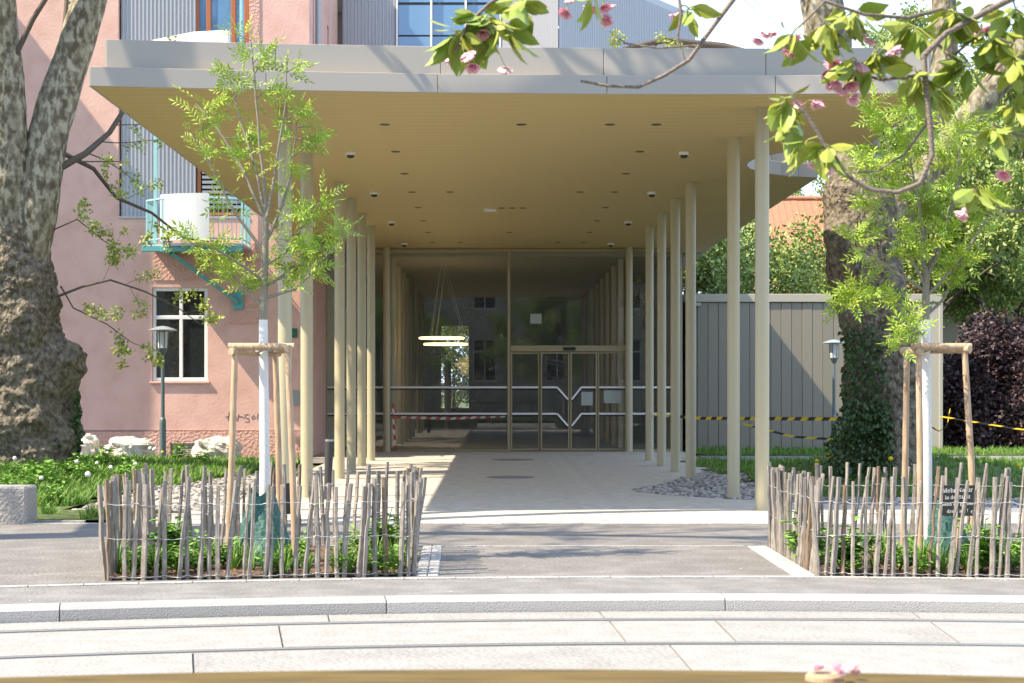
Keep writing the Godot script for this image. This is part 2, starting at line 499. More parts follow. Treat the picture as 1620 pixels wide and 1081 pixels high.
	for k in 44:
		var a := -0.42 + k * 0.0195
		mb = MB.new()
		mb.prism(arc_band(22.65, 22.75, a + 0.0003, a + 0.0192, 2), -0.05, 0.006 + 0.003 * rng.randf())
		put("edging_stone", mb.mesh(M.edging), ed)
	var lines := [[-9.4, 13.0, 19.76, 0.12, 0.5], [-9.4, -5.0, 20.15, 0.1, 0.8], [-0.55, 2.6, 16.9, 0.05, 0.6]]
	for l in lines:
		var x: float = l[0]
		while x < l[1] - 0.05:
			var w: float = minf(l[4] * rng.randf_range(0.9, 1.1), l[1] - x)
			mb = MB.new()
			mb.prism([Vector2(x + 0.004, l[2]), Vector2(x + w - 0.004, l[2]), Vector2(x + w - 0.004, l[2] + l[3]), Vector2(x + 0.004, l[2] + l[3])], -0.05, 0.005 + 0.003 * rng.randf())
			put("edging_stone", mb.mesh(M.edging), ed)
			x += w
	# small setts beside the two beds
	for side in 2:
		for r in 22:
			for q in 2:
				var d := 14.2 + r * 0.122
				var x := (-0.66 + q * 0.1 - 0.05 * (d - 14.2) / 2.7) if side == 0 else (2.6 + q * 0.1 + 0.01 * (d - 14.2))
				mb = MB.new()
				mb.bbox(Vector3(0, 0, 0), Vector3(0.094, 0.06, 0.114), 0.008)
				var s := put("sett", mb.mesh(M.edging), ed, Vector3(x + 0.05, -0.02 + rng.randf() * 0.006, -d - 0.06))
				s.rotation.y = rng.randf_range(-0.06, 0.06)
	# canopy paving
	mb = MB.new()
	mb.poly([Vector2(-4.6, 19.9), Vector2(8.5, 19.9), Vector2(8.5, 22.2), Vector2(5.2, 23.0), Vector2(3.7, 24.1), Vector2(2.7, 25.2), Vector2(2.3, 26.0), Vector2(2.28, 26.6), Vector2(2.7, 27.6), Vector2(4.89, 34.67), Vector2(5.05, 44.6), Vector2(-4.38, 44.6), Vector2(-4.38, 39.5), Vector2(-3.7, 38.9), Vector2(-3.7, 23.0), Vector2(-4.6, 21.9)], 0.004)
	var pv := struct("canopy_paving", mb.mesh(M.paving))
	# recessed foot grille and two channel covers in the paving
	for k in [[0.34, 30.4, 0.45], [0.5, 38.2, 0.5]]:
		mb = MB.new()
		mb.lathe(Vector3.ZERO, [Vector2(k[2], 0.0), Vector2(k[2] - 0.01, 0.006), Vector2(0.0, 0.006)], 28)
		put("shaft_cover", mb.mesh(M.joint_fill), pv, Vector3(k[0], 0.003, -k[1]))
	for g in [[2.05, 41.0, 0.0], [-1.9, 33.5, 0.35]]:
		for k in 7:
			mb = MB.new()
			mb.box(Vector3.ZERO, Vector3(0.02, 0.008, 1.1))
			put("guide_strip", mb.mesh(M.paving), pv, Vector3(g[0] + k * 0.075, 0.006, -g[1])).rotation.y = g[2]
	# paths
	mb = MB.new()
	mb.poly([Vector2(-30, 36.2), Vector2(-3.7, 36.4), Vector2(-3.7, 39.0), Vector2(-30, 39.0)], 0.003)
	struct("path", mb.mesh(M.asphalt_pale))
	mb = MB.new()
	mb.poly([Vector2(5.05, 38.2), Vector2(13.2, 37.2), Vector2(40, 36.5), Vector2(40, 42.0), Vector2(13.2, 40.6), Vector2(5.05, 40.6)], 0.003)
	struct("path", mb.mesh(M.asphalt_pale))
	# gravel on both sides of the canopy
	var gr := func(x: float, d: float) -> bool:
		return (x > 2.0 and x < 13.0 and d > 21.6 and d < 36.0 and (x > 4.6 or d < 35.0)) or (x > -5.6 and x < -3.4 and d > 21.8 and d < 33.0)
	struct("gravel_bed", sheet(-7.0, 13.0, 20.0, 36.0, 0.25, -0.012, gr).mesh(M.gravel_bed))
	# lawns
	var ln := func(x: float, d: float) -> bool:
		var e := wob.get_noise_2d(x * 40.0, d * 40.0) * 0.35
		if x < 0.0:
			return d > 20.3 and d < 36.25 and x < -4.15 + e - 1.7 * smoothstep(33.0, 24.0, d) + (1.6 if d < 21.9 else 0.0) and x > -30
		return (d > 24.6 + e * 0.6 + (x - 5.0) * -0.05 and d < 37.6 and x > 4.35 + e * 0.4 + maxf(0.0, (28.0 - d)) * 0.1 and x < 30) or (d > 40.65 and d < 44.6 and x > 5.2 and x < 30)
	var lawn_mesh := sheet(-26.0, 30.0, 20.25, 44.7, 0.25, 0.012, ln)
	var lw := struct("lawn", lawn_mesh.mesh(M.turf))
	# grass blades in tufts
	var gb := MB.new()
	rng.seed = 77
	for k in 9:
		var a := rng.randf() * TAU
		var o := Vector3(cos(a), 0, sin(a)) * rng.randf() * 0.05
		var lean := Vector3(cos(a + rng.randf()), 0, sin(a + rng.randf())) * rng.randf_range(0.02, 0.09)
		var hh := rng.randf_range(0.07, 0.16)
		var sd := Vector3(-sin(a), 0, cos(a)) * 0.006
		var mid := o + lean * 0.4 + Vector3(0, hh * 0.6, 0)
		var tip := o + lean * 1.2 + Vector3(0, hh, 0)
		gb.tri(o - sd, o + sd, mid + sd * 0.8)
		gb.tri(o - sd, mid + sd * 0.8, mid - sd * 0.8)
		gb.tri(mid - sd * 0.8, mid + sd * 0.8, tip)
	var xf: Array = []
	var cs: Array = []
	for k in 34000:
		var x: float
		var d: float
		if k % 3 != 0:
			x = rng.randf_range(-13.5, -3.8); d = rng.randf_range(20.3, 36.2)
		else:
			x = rng.randf_range(4.3, 17.0); d = rng.randf_range(24.5, 44.5)
		if not ln.call(x, d): continue
		var worn := wob.get_noise_2d(x * 60.0 + 300.0, d * 60.0)
		if x < 0 and d < 22.6 and worn > -0.25: continue
		var s := rng.randf_range(0.7, 1.4) * (1.0 if x < 0 else 0.75)
		xf.append(Transform3D(Basis(Vector3.UP, rng.randf() * TAU).scaled(Vector3(s, s * rng.randf_range(0.7, 1.3), s)), Vector3(x, mound(x, d) + 0.01, -d)))
		var t := rng.randf_range(0.7, 1.25)
		cs.append(Color(t * rng.randf_range(0.85, 1.3), t, t * 0.9))
	stuff(multi("lawn_grass", gb.mesh(M.grass_blade), xf, cs, lw))
	# petals and leaf bits blown over the forecourt
	var lm := MB.new()
	lm.tri(Vector3(-0.5, 0, 0), Vector3(0.1, 0.08, 0.35), Vector3(0.5, 0, 0))
	lm.tri(Vector3(-0.5, 0, 0), Vector3(0.5, 0, 0), Vector3(0.0, 0.1, -0.3))
	xf = []; cs = []
	for k in 700:
		var p := arc(rng.randf_range(21.6, 31.5), rng.randf_range(-0.32, 0.26))
		var s := rng.randf_range(0.008, 0.03)
		xf.append(Transform3D(Basis(Vector3.UP, rng.randf() * TAU).scaled(Vector3(s, s, s)), Vector3(p.x, 0.011, -p.y)))
		cs.append([Color(0.5, 0.38, 0.3), Color(0.3, 0.22, 0.12), Color(0.75, 0.6, 0.6), Color(0.12, 0.09, 0.06)][k % 4])
	var lmm := plain("litter", 0.9, 0.9, 0.9, 0.9)
	lmm.vertex_color_use_as_albedo = true
	lmm.cull_mode = BaseMaterial3D.CULL_DISABLED
	var lo := multi("leaf_litter", lm.mesh(lmm), xf, cs, self)
	stuff(lo)
	lo.set_meta("label", "scattered petals and leaf bits on the forecourt")
	lo.set_meta("category", "litter")
	# loose gravel
	var gm := MB.new()
	gm.lathe(Vector3.ZERO, [Vector2(0.0, -0.3), Vector2(0.42, -0.15), Vector2(0.5, 0.08), Vector2(0.28, 0.3), Vector2(0.0, 0.34)], 6)
	xf = []; cs = []
	for k in 15000:
		var x: float
		var d: float
		if k % 4 != 0:
			x = rng.randf_range(2.0, 10.5); d = rng.randf_range(21.7, 33.0)
		else:
			x = rng.randf_range(-6.5, -3.72); d = rng.randf_range(20.5, 32.0)
		if not gr.call(x, d) or ln.call(x, d): continue
		if x > 0 and Geometry2D.is_point_in_polygon(Vector2(x, d), PackedVector2Array([Vector2(-4.6, 19.9), Vector2(8.5, 19.9), Vector2(8.5, 22.2), Vector2(5.2, 23.0), Vector2(3.7, 24.1), Vector2(2.7, 25.2), Vector2(2.3, 26.0), Vector2(2.28, 26.6), Vector2(2.7, 27.6), Vector2(4.89, 34.67), Vector2(4.9, 45.0), Vector2(-4.6, 45.0)])): continue
		var s := rng.randf_range(0.04, 0.1)
		xf.append(Transform3D(Basis.from_euler(Vector3(rng.randf() * 0.6, rng.randf() * TAU, rng.randf() * 0.6)).scaled(Vector3(s, s * 0.8, s * rng.randf_range(0.7, 1.2))), Vector3(x, mound(x, d) + 0.002, -d)))
		var t := rng.randf_range(0.45, 1.3)
		cs.append(Color(t, t * 0.985, t * 0.95))
	var st := plain("gravel_stone", 0.36, 0.35, 0.335, 0.9)
	st.vertex_color_use_as_albedo = true
	var gs := multi("gravel", gm.mesh(st), xf, cs, self)
	stuff(gs)
	gs.set_meta("label", "loose grey gravel beside the canopy columns")
	gs.set_meta("category", "gravel")

func b_end(prof: Array, a: float) -> Array:
	var e: Array = []
	for w in prof:
		var p := arc(w[0], a)
		e.append(Vector3(p.x, w[1], -p.y))
	return e

func multi(called: String, mesh: Mesh, xf: Array, cs: Array, parent: Node) -> MultiMeshInstance3D:
	var mm := MultiMesh.new()
	mm.transform_format = MultiMesh.TRANSFORM_3D
	mm.use_colors = true
	mm.mesh = mesh
	mm.instance_count = xf.size()
	for k in xf.size():
		mm.set_instance_transform(k, xf[k])
		mm.set_instance_color(k, cs[k])
	var o := MultiMeshInstance3D.new()
	o.name = called
	o.multimesh = mm
	parent.add_child(o, true)
	return o

# ---------------------------------------------------------------- canopy
const ROWS := [22.0, 24.6, 29.9, 32.4, 35.0, 37.7, 43.3]
const SOFFIT := 5.39

func notch(n: int, grow := 0.0) -> Array:
	# round bite out of the right edge for the old tree
	var c := Vector2(6.2, 27.2)
	var r := 1.95 + grow
	var e := 5.78 - grow
	var a0 := acos(clampf((e - c.x) / r, -1, 1))
	var p: Array = []
	for k in n + 1:
		var a := lerpf(TAU - a0, a0, float(k) / n)
		p.append(c + Vector2(cos(a), sin(a)) * r)
	return p

func front_line(ins: float) -> Array:
	var p: Array = []
	for k in 6:
		var x := lerpf(-5.0 + ins, 5.78 - ins, k / 5.0)
		p.append(Vector2(x, 20.93 + ins - 0.0092 * (x - 2.9) * (x - 2.9)))
	return p

func outline(ins: float) -> Array:
	var p := front_line(ins)
	p.append_array(notch(14, ins))
	p.append_array([Vector2(5.78 - ins, 45.0), Vector2(-4.36, 45.0), Vector2(-4.36, 39.5), Vector2(-5.0 + ins, 39.5)])
	return p

func fascia(p: Array, y0: float, y1: float, called: String, parent: Node) -> void:
	for k in p.size() - 1:
		var a: Vector2 = p[k]
		var b: Vector2 = p[k + 1]
		var t := (b - a)
		var ang := atan2(t.y, t.x)
		var mb := MB.new()
		mb.bbox(Vector3.ZERO, Vector3(t.length() - 0.008, y1 - y0, 0.03), 0.004)
		var o := put(called, mb.mesh(M.fascia), parent, Vector3((a.x + b.x) * 0.5, (y0 + y1) * 0.5, -(a.y + b.y) * 0.5))
		o.rotation.y = ang

func build_canopy() -> void:
	var cp := thing("entrance_canopy", Vector3(0, 0, 0), "wide flat canopy with grey metal edge and wooden underside on slim cream columns", "canopy")
	var mb := MB.new()
	mb.prism(outline(0.03), SOFFIT, 5.61)
	put("soffit", mb.mesh(M.soffit_wood), cp)
	mb = MB.new()
	mb.prism(outline(0.19), 5.615, 5.985)
	put("roof_slab", mb.mesh(M.fascia), cp)
	fascia(front_line(0.015), 5.382, 5.622, "lower_fascia_panel", cp)
	fascia(front_line(0.175), 5.63, 6.0, "upper_fascia_panel", cp)
	for lv in [[0.015, 5.382, 5.622, "lower_fascia_panel"], [0.175, 5.63, 6.0, "upper_fascia_panel"]]:
		var i: float = lv[0]
		var left: Array = []
		for k in 9:
			left.append(Vector2(-5.0 + i, lerpf(front_line(i)[0].y, 39.5, k / 8.0)))
		fascia(left, lv[1], lv[2], lv[3], cp)
		var nt := notch(14, i)
		fascia([Vector2(5.78 - i, front_line(i)[5].y), Vector2(5.78 - i, (front_line(i)[5].y + nt[0].y) * 0.5), nt[0]], lv[1], lv[2], lv[3], cp)
		fascia(nt, lv[1], lv[2], "notch_lining_panel", cp)
		var right: Array = []
		for k in 8:
			right.append(Vector2(5.78 - i, lerpf(nt[14].y, 45.0, k / 7.0)))
		fascia(right, lv[1], lv[2], lv[3], cp)
	# columns
	mb = MB.new()
	mb.lathe(Vector3.ZERO, [Vector2(0.12, 0.0), Vector2(0.12, 0.012), Vector2(0.094, 0.014), Vector2(0.094, SOFFIT - 0.003)], 28)
	var cm := mb.mesh(M.column_paint)
	for d in ROWS:
		for x in [-2.77, 3.62]:
			put("column", cm, cp, Vector3(x, 0.002, -d))
	# recessed downlights and small dome cameras
	mb = MB.new()
	mb.lathe(Vector3.ZERO, [Vector2(0.0, -0.002), Vector2(0.062, -0.002), Vector2(0.07, -0.006), Vector2(0.075, 0.0)], 20)
	var dl := mb.mesh(M.dark)
	for k in 8:
		var d := 23.35 + k * 2.64
		for x in [-1.52, 2.34]:
			put("downlight", dl, cp, Vector3(x, SOFFIT, -d))
		if k in [0, 6]:
			put("downlight", dl, cp, Vector3(0.42, SOFFIT, -d))
		if k in [0, 3, 7]:
			put("downlight", dl, cp, Vector3(1.68, SOFFIT, -d))
		if k in [3, 7]:
			put("downlight", dl, cp, Vector3(-0.8, SOFFIT, -d))
	mb = MB.new()
	mb.lathe(Vector3.ZERO, [Vector2(0.0, -0.1), Vector2(0.05, -0.085), Vector2(0.065, -0.05)], 16)
	var dome := mb.mesh(M.dark)
	mb = MB.new()
	mb.lathe(Vector3.ZERO, [Vector2(0.07, -0.05), Vector2(0.085, -0.045), Vector2(0.085, 0.0)], 16)
	var ring := mb.mesh(M.white_paint)
	for d in [26.07, 31.3, 36.7, 42.1]:
		for x in [-2.24, 3.05]:
			var h := put("spot_housing", ring, cp, Vector3(x, SOFFIT, -d))
			put("spot_lens", dome, h)
	mb = MB.new()
	mb.bbox(Vector3(0, -0.03, 0), Vector3(0.26, 0.06, 0.16), 0.01)
	put("sensor_box", mb.mesh(M.white_paint), cp, Vector3(-0.03, SOFFIT, -34.1))
	for k in 3:
		put("downlight", dl, cp, Vector3(0.2 + k * 0.22, SOFFIT, -34.0))

# ---------------------------------------------------------------- glazed lobby
func bar(parent: Node, called: String, a: Vector3, b: Vector3, w: float, dp: float, m: Material) -> MeshInstance3D:
	var mb := MB.new()
	var t := (b - a)
	var y := t.normalized()
	var z := Vector3(0, 0, 1) if absf(y.z) < 0.9 else Vector3(0, 1, 0)
	var x := y.cross(z).normalized()
	z = x.cross(y).normalized()
	mb.bbox(Vector3.ZERO, Vector3(w, t.length(), dp), minf(w, dp) * 0.12, Basis(x, y, z))
	return put(called, mb.mesh(m), parent, (a + b) * 0.5)

func pane(parent: Node, x0: float, x1: float, y0: float, y1: float, z: float, m: Material, called := "pane") -> MeshInstance3D:
	var mb := MB.new()
	mb.box(Vector3.ZERO, Vector3(x1 - x0, y1 - y0, 0.012))
	return put(called, mb.mesh(m), parent, Vector3((x0 + x1) * 0.5, (y0 + y1) * 0.5, z))

func strip(parent: Node, pts: Array, z: float) -> void:
	# white visibility strip with its dark lower border, stuck on the glass
	for k in pts.size() - 1:
		var a: Vector2 = pts[k]
		var b: Vector2 = pts[k + 1]
		bar(parent, "marking_strip", Vector3(a.x, a.y, z), Vector3(b.x, b.y, z), 0.05, 0.02, M.strip_white)
		var dn := Vector2(0, -0.05)
		bar(parent, "marking_border", Vector3(a.x, a.y + dn.y, z - 0.002), Vector3(b.x, b.y + dn.y, z - 0.002), 0.034, 0.014, M.dark)

func build_lobby() -> void:
	var Z := -43.6
	var lb := thing("glazed_lobby", Vector3.ZERO, "glazed entrance hall with bronze framed sliding doors under the canopy", "building")
	var mb := MB.new()
	mb.poly([Vector2(-4.7, 43.5), Vector2(5.1, 43.5), Vector2(5.1, 68), Vector2(-4.7, 68)], 0.012)
	put("floor", mb.mesh(M.interior_wall), lb)
	mb = MB.new()
	mb.prism([Vector2(-4.35, 45.02), Vector2(5.75, 45.02), Vector2(5.75, 68.3), Vector2(-4.35, 68.3)], SOFFIT - 0.1, 6.0)
	put("ceiling", mb.mesh(M.hall_ceiling), lb)
	# back wall with a tall opening to the garden
	for w in [[-4.7, -2.1, 0.0, 5.3], [-0.95, 5.1, 0.0, 5.3], [-2.1, -0.95, 0.0, 0.9], [-2.1, -0.95, 4.3, 5.3]]:
		mb = MB.new()
		mb.box(Vector3((w[0] + w[1]) * 0.5, (w[2] + w[3]) * 0.5, -68.1), Vector3(w[1] - w[0], w[3] - w[2], 0.3))
		put("back_wall", mb.mesh(M.interior_wall), lb)
	pane(lb, -2.1, -0.95, 0.9, 4.3, -68.1, M.pane)
	for w in [[5.0, 43.9, 68.0], [-4.3, 44.0, 68.0]]:
		mb = MB.new()
		mb.box(Vector3(w[0], 2.65, -(w[1] + w[2]) * 0.5), Vector3(0.2, 5.3, w[2] - w[1]))
		put("side_wall", mb.mesh(M.hall_pale if w[0] < 0 else M.interior_wall), lb)
	mb = MB.new()
	mb.box(Vector3(-1.6, 1.35, -60.0), Vector3(0.12, 2.7, 5.0))
	put("inner_screen", mb.mesh(M.beige_render), lb)
	mb = MB.new()
	mb.lathe(Vector3.ZERO, [Vector2(0.094, 0.0), Vector2(0.094, SOFFIT - 0.105)], 20)
	var cm := mb.mesh(M.column_paint)
	for d in [46.0, 48.6, 51.2, 53.8, 56.4, 59.0, 61.6, 64.2]:
		for x in [-2.77, 3.62]:
			put("inner_column", cm, lb, Vector3(x, 0.013, -d))
	# glass front
	bar(lb, "head_rail", Vector3(-4.4, 5.34, Z), Vector3(5.0, 5.34, Z), 0.08, 0.1, M.bronze_frame)
	bar(lb, "sill_rail", Vector3(-4.4, 0.03, Z), Vector3(0.42, 0.03, Z), 0.05, 0.09, M.bronze_frame)
	bar(lb, "sill_rail", Vector3(3.6, 0.03, Z), Vector3(5.0, 0.03, Z), 0.05, 0.09, M.bronze_frame)
	for x in [0.45, 3.62, 5.0, -4.4]:
		bar(lb, "mullion", Vector3(x, 0.01, Z), Vector3(x, 5.3, Z), 0.075, 0.11, M.bronze_frame)
	bar(lb, "transom", Vector3(0.49, 2.73, Z), Vector3(3.58, 2.73, Z), 0.17, 0.13, M.bronze_frame)
	var sensor := bar(lb, "door_sensor", Vector3(1.9, 2.72, Z + 0.09), Vector3(2.22, 2.72, Z + 0.09), 0.085, 0.06, M.dark)
	sensor.name = "door_sensor"
	for p in [[-4.36, -2.79], [-2.76, 0.41], [3.66, 4.96]]:
		var g := pane(lb, p[0], p[1], 0.06, 5.3, Z, M.pane)
		for y in [1.7, 1.0]:
			strip(g, [Vector2(p[0] - (p[0] + p[1]) * 0.5, y - 2.68), Vector2((p[1] - p[0]) * 0.5, y - 2.68)], 0.02)
	pane(lb, 0.49, 3.58, 2.82, 5.3, Z, M.pane)
	# two fixed side lights and two sliding leaves
	var leaves := [[0.5, 1.27, "side_light", 0.0], [1.29, 2.06, "sliding_door", 0.05], [2.08, 2.79, "sliding_door", 0.05], [2.81, 3.57, "side_light", 0.0]]
	for q in leaves.size():
		var l: Array = leaves[q]
		var r := Node3D.new()
		r.name = l[2]
		lb.add_child(r, true)
		var cx: float = (l[0] + l[1]) * 0.5
		r.position = Vector3(cx, 0.02, Z + l[3])
		var hw: float = (l[1] - l[0]) * 0.5
		for s in [-1, 1]:
			bar(r, "stile", Vector3(s * (hw - 0.02), 0.0, 0), Vector3(s * (hw - 0.02), 2.62, 0), 0.04, 0.05, M.bronze_frame)
		bar(r, "rail", Vector3(-hw + 0.04, 0.03, 0), Vector3(hw - 0.04, 0.03, 0), 0.05, 0.05, M.bronze_frame)
		bar(r, "rail", Vector3(-hw + 0.04, 2.59, 0), Vector3(hw - 0.04, 2.59, 0), 0.04, 0.05, M.bronze_frame)
		pane(r, -hw + 0.04, hw - 0.04, 0.055, 2.57, 0, M.pane)
		for y in [1.68, 0.98]:
			if q == 0 or q == 3:
				strip(r, [Vector2(-hw + 0.04, y), Vector2(hw - 0.04, y)], 0.02)
			else:
				var s := 1.0 if q == 1 else -1.0
				strip(r, [Vector2(-s * (hw - 0.04), y), Vector2(s * 0.06, y), Vector2(s * (hw - 0.04), y - 0.32)], 0.02)
	# notices on the glass
	solo("notice_sheet", quad_mesh(0.3, 0.26, M.notice_paper), Vector3(1.17, 3.52, Z + 0.03), "small pale notice sheet on the glass above the sliding doors", "notice")
	solo("notice_sheet", quad_mesh(0.3, 0.36, M.notice_paper), Vector3(2.52, 1.4, Z + 0.1), "pale notice sheet on the right sliding door beside its middle frame", "notice")
	solo("notice_sheet", quad_mesh(0.46, 0.34, M.notice_paper), Vector3(3.2, 1.45, Z + 0.03), "wide pale notice sheet on the fixed glass right of the sliding doors", "notice")
	# red and white tape inside
	ribbon("barrier_tape", [Vector3(-2.6, 0.9, Z - 0.6), Vector3(-1.1, 0.86, Z - 0.6), Vector3(0.35, 0.93, Z - 0.6)], 0.07, M.tape_red, M.white_paint, 0.13, "red and white barrier tape stretched behind the lobby glass", "tape")
	ribbon("barrier_tape", [Vector3(-2.62, 1.3, Z + 0.1), Vector3(-2.6, 0.7, Z + 0.1), Vector3(-2.55, 0.05, Z + 0.12)], 0.05, M.tape_red, M.white_paint, 0.13, "red and white tape hanging down beside the last left column", "tape", Vector3(1, 0, 0))
	# glowing ring lamps in the hall
	for k in 2:
		mb = MB.new()
		var ring: Array = []
		var rr: Array = []
		for j in 37:
			var a := TAU * j / 36.0
			ring.append(Vector3(cos(a) * 0.62, 0, sin(a) * 0.62)); rr.append(0.028)
		mb.tube(ring, rr, 8, false)
		var lp := thing("ring_lamp", Vector3(-1.42 + k * 0.08, 3.1 - k * 0.14, -46.5 - k * 1.2), ["upper", "lower"][k] + " of the two glowing ring lamps inside the lobby", "lamp", "ring lamps in the lobby")
		put("glowing_ring", mb.mesh(M.ring_glow), lp)
		mb = MB.new()
		for j in 3:
			var a := TAU * j / 3.0
			mb.tube([Vector3(cos(a) * 0.62, 0.02, sin(a) * 0.62), Vector3(0, 2.18 + k * 0.14, 0)], [0.004, 0.004], 4)
		put("suspension_wire", mb.mesh(M.wire), lp)
		var ol := OmniLight3D.new()
		ol.light_energy = 0.15
		ol.light_color = Color(1.0, 0.85, 0.6)
		ol.light_size = 0.5
		ol.omni_range = 30.0
		ol.shadow_enabled = true
		ol.omni_attenuation = 2.0
		ol.position = Vector3(0, -0.05, 0)
		ol.name = "ring_light"
		lp.add_child(ol)

func quad_mesh(w: float, h: float, m: Material) -> Mesh:
	var mb := MB.new()
	mb.box(Vector3.ZERO, Vector3(w, h, 0.004))
	return mb.mesh(m)

func ribbon(called: String, pts: Array, w: float, ma: Material, mbb: Material, stripe: float, label: String, category: String, side := Vector3(0, 1, 0)) -> Node3D:
	# a thin tape with slanted printed stripes, following the points
	var o := thing(called, Vector3.ZERO, label, category)
	var cv := Curve3D.new()
	for p in pts:
		cv.add_point(p)
	var parts := [MB.new(), MB.new()]
	var L := cv.get_baked_length()
	var n := int(L / stripe)
	var sl := Vector3.ZERO
	for k in n:
		var a := cv.sample_baked(L * k / n)
		var b := cv.sample_baked(L * (k + 1) / n)
		var t := (b - a)
		sl = t * 0.35
		var up := side * w * 0.5
		var nn := t.cross(side).normalized() * 0.0008
		parts[k % 2].face(a - up + nn, b - up + nn, b + up + sl + nn, a + up + sl + nn, nn)
		parts[k % 2].face(a - up - nn, b - up - nn, b + up + sl - nn, a + up + sl - nn, -nn)
	put("coloured_stripes", parts[0].mesh(ma), o)
	put("dark_stripes" if mbb == M.dark else "white_stripes", parts[1].mesh(mbb), o)
	return o

# ---------------------------------------------------------------- buildings
func wall_rects(x0: float, x1: float, y0: float, y1: float, holes: Array) -> Array:
	# the rectangle less its openings, as a few rectangles
	var xs: Array = [x0, x1]
	for h in holes:
		for q in [h[0], h[1]]:
			if q > x0 and q < x1 and not xs.has(q): xs.append(q)
	xs.sort()
	var out: Array = []
	for k in xs.size() - 1:
		var xm: float = (xs[k] + xs[k + 1]) * 0.5
		var cuts: Array = []
		for h in holes:
			if xm > h[0] and xm < h[1]: cuts.append([h[2], h[3]])
		cuts.sort_custom(func(a, b): return a[0] < b[0])
		var y := y0
		for c in cuts:
			if c[0] > y: out.append([xs[k], xs[k + 1], y, c[0]])
			y = maxf(y, c[1])
		if y < y1: out.append([xs[k], xs[k + 1], y, y1])
	return out

func wall_mesh(x0: float, x1: float, y0: float, y1: float, z0: float, z1: float, holes: Array, m: Material) -> Mesh:
	var mb := MB.new()
	for r in wall_rects(x0, x1, y0, y1, holes):
		mb.box(Vector3((r[0] + r[1]) * 0.5, (r[2] + r[3]) * 0.5, (z0 + z1) * 0.5), Vector3(r[1] - r[0], r[3] - r[2], absf(z1 - z0)))
	return mb.mesh(m)

func corrugated(a: Vector3, b: Vector3, h: float, pitch: float, depth: float, m: Material) -> Mesh:
	# trapezoidal sheet from a to b, height h; ribs stand out to the left of a->b seen from above
	var mb := MB.new()
	var t := (b - a)
	var L := t.length()
	t = t.normalized()
	var o := Vector3(-t.z, 0, t.x) * signf(depth)
	depth = absf(depth)
	var n := int(L / pitch)
	var up := Vector3(0, h, 0)
	for k in n:
		var q := [0.0, 0.18, 0.5, 0.68, 1.0]
		var w := [0.0, depth, depth, 0.0, 0.0]
		for j in 4:
			var p0: Vector3 = a + t * (k + q[j]) * pitch + o * w[j]
			var p1: Vector3 = a + t * (k + q[j + 1]) * pitch + o * w[j + 1]
			mb.face(p0, p1, p1 + up, p0 + up, o)
	return mb.mesh(m)

func window(parent: Node, x0: float, x1: float, y0: float, y1: float, z: float, fm: Material, pm: Material, vs: Array, hs: Array, fw := 0.08) -> Node3D:
	var w := Node3D.new()
	w.name = "window"
	parent.add_child(w, true)
	w.position = Vector3((x0 + x1) * 0.5, y0, z)
	var hw := (x1 - x0) * 0.5
	var hh := y1 - y0
	for s in [-1, 1]:
		bar(w, "frame", Vector3(s * (hw - fw * 0.5), 0, 0), Vector3(s * (hw - fw * 0.5), hh, 0), fw, 0.09, fm)
	bar(w, "frame", Vector3(-hw + fw, fw * 0.5, 0), Vector3(hw - fw, fw * 0.5, 0), fw, 0.09, fm)
	bar(w, "frame", Vector3(-hw + fw, hh - fw * 0.5, 0), Vector3(hw - fw, hh - fw * 0.5, 0), fw, 0.09, fm)
	for x in vs:
		bar(w, "glazing_bar", Vector3(x - (x0 + x1) * 0.5, fw, 0.004), Vector3(x - (x0 + x1) * 0.5, hh - fw, 0.004), fw * 0.95, 0.085, fm)
	for y in hs:
		bar(w, "glazing_bar", Vector3(-hw + fw, y - y0, 0.008), Vector3(hw - fw, y - y0, 0.008), fw * 1.1, 0.08, fm)
	pane(w, -hw + 0.03, hw - 0.03, 0.03, hh - 0.03, -0.02, pm)
	return w

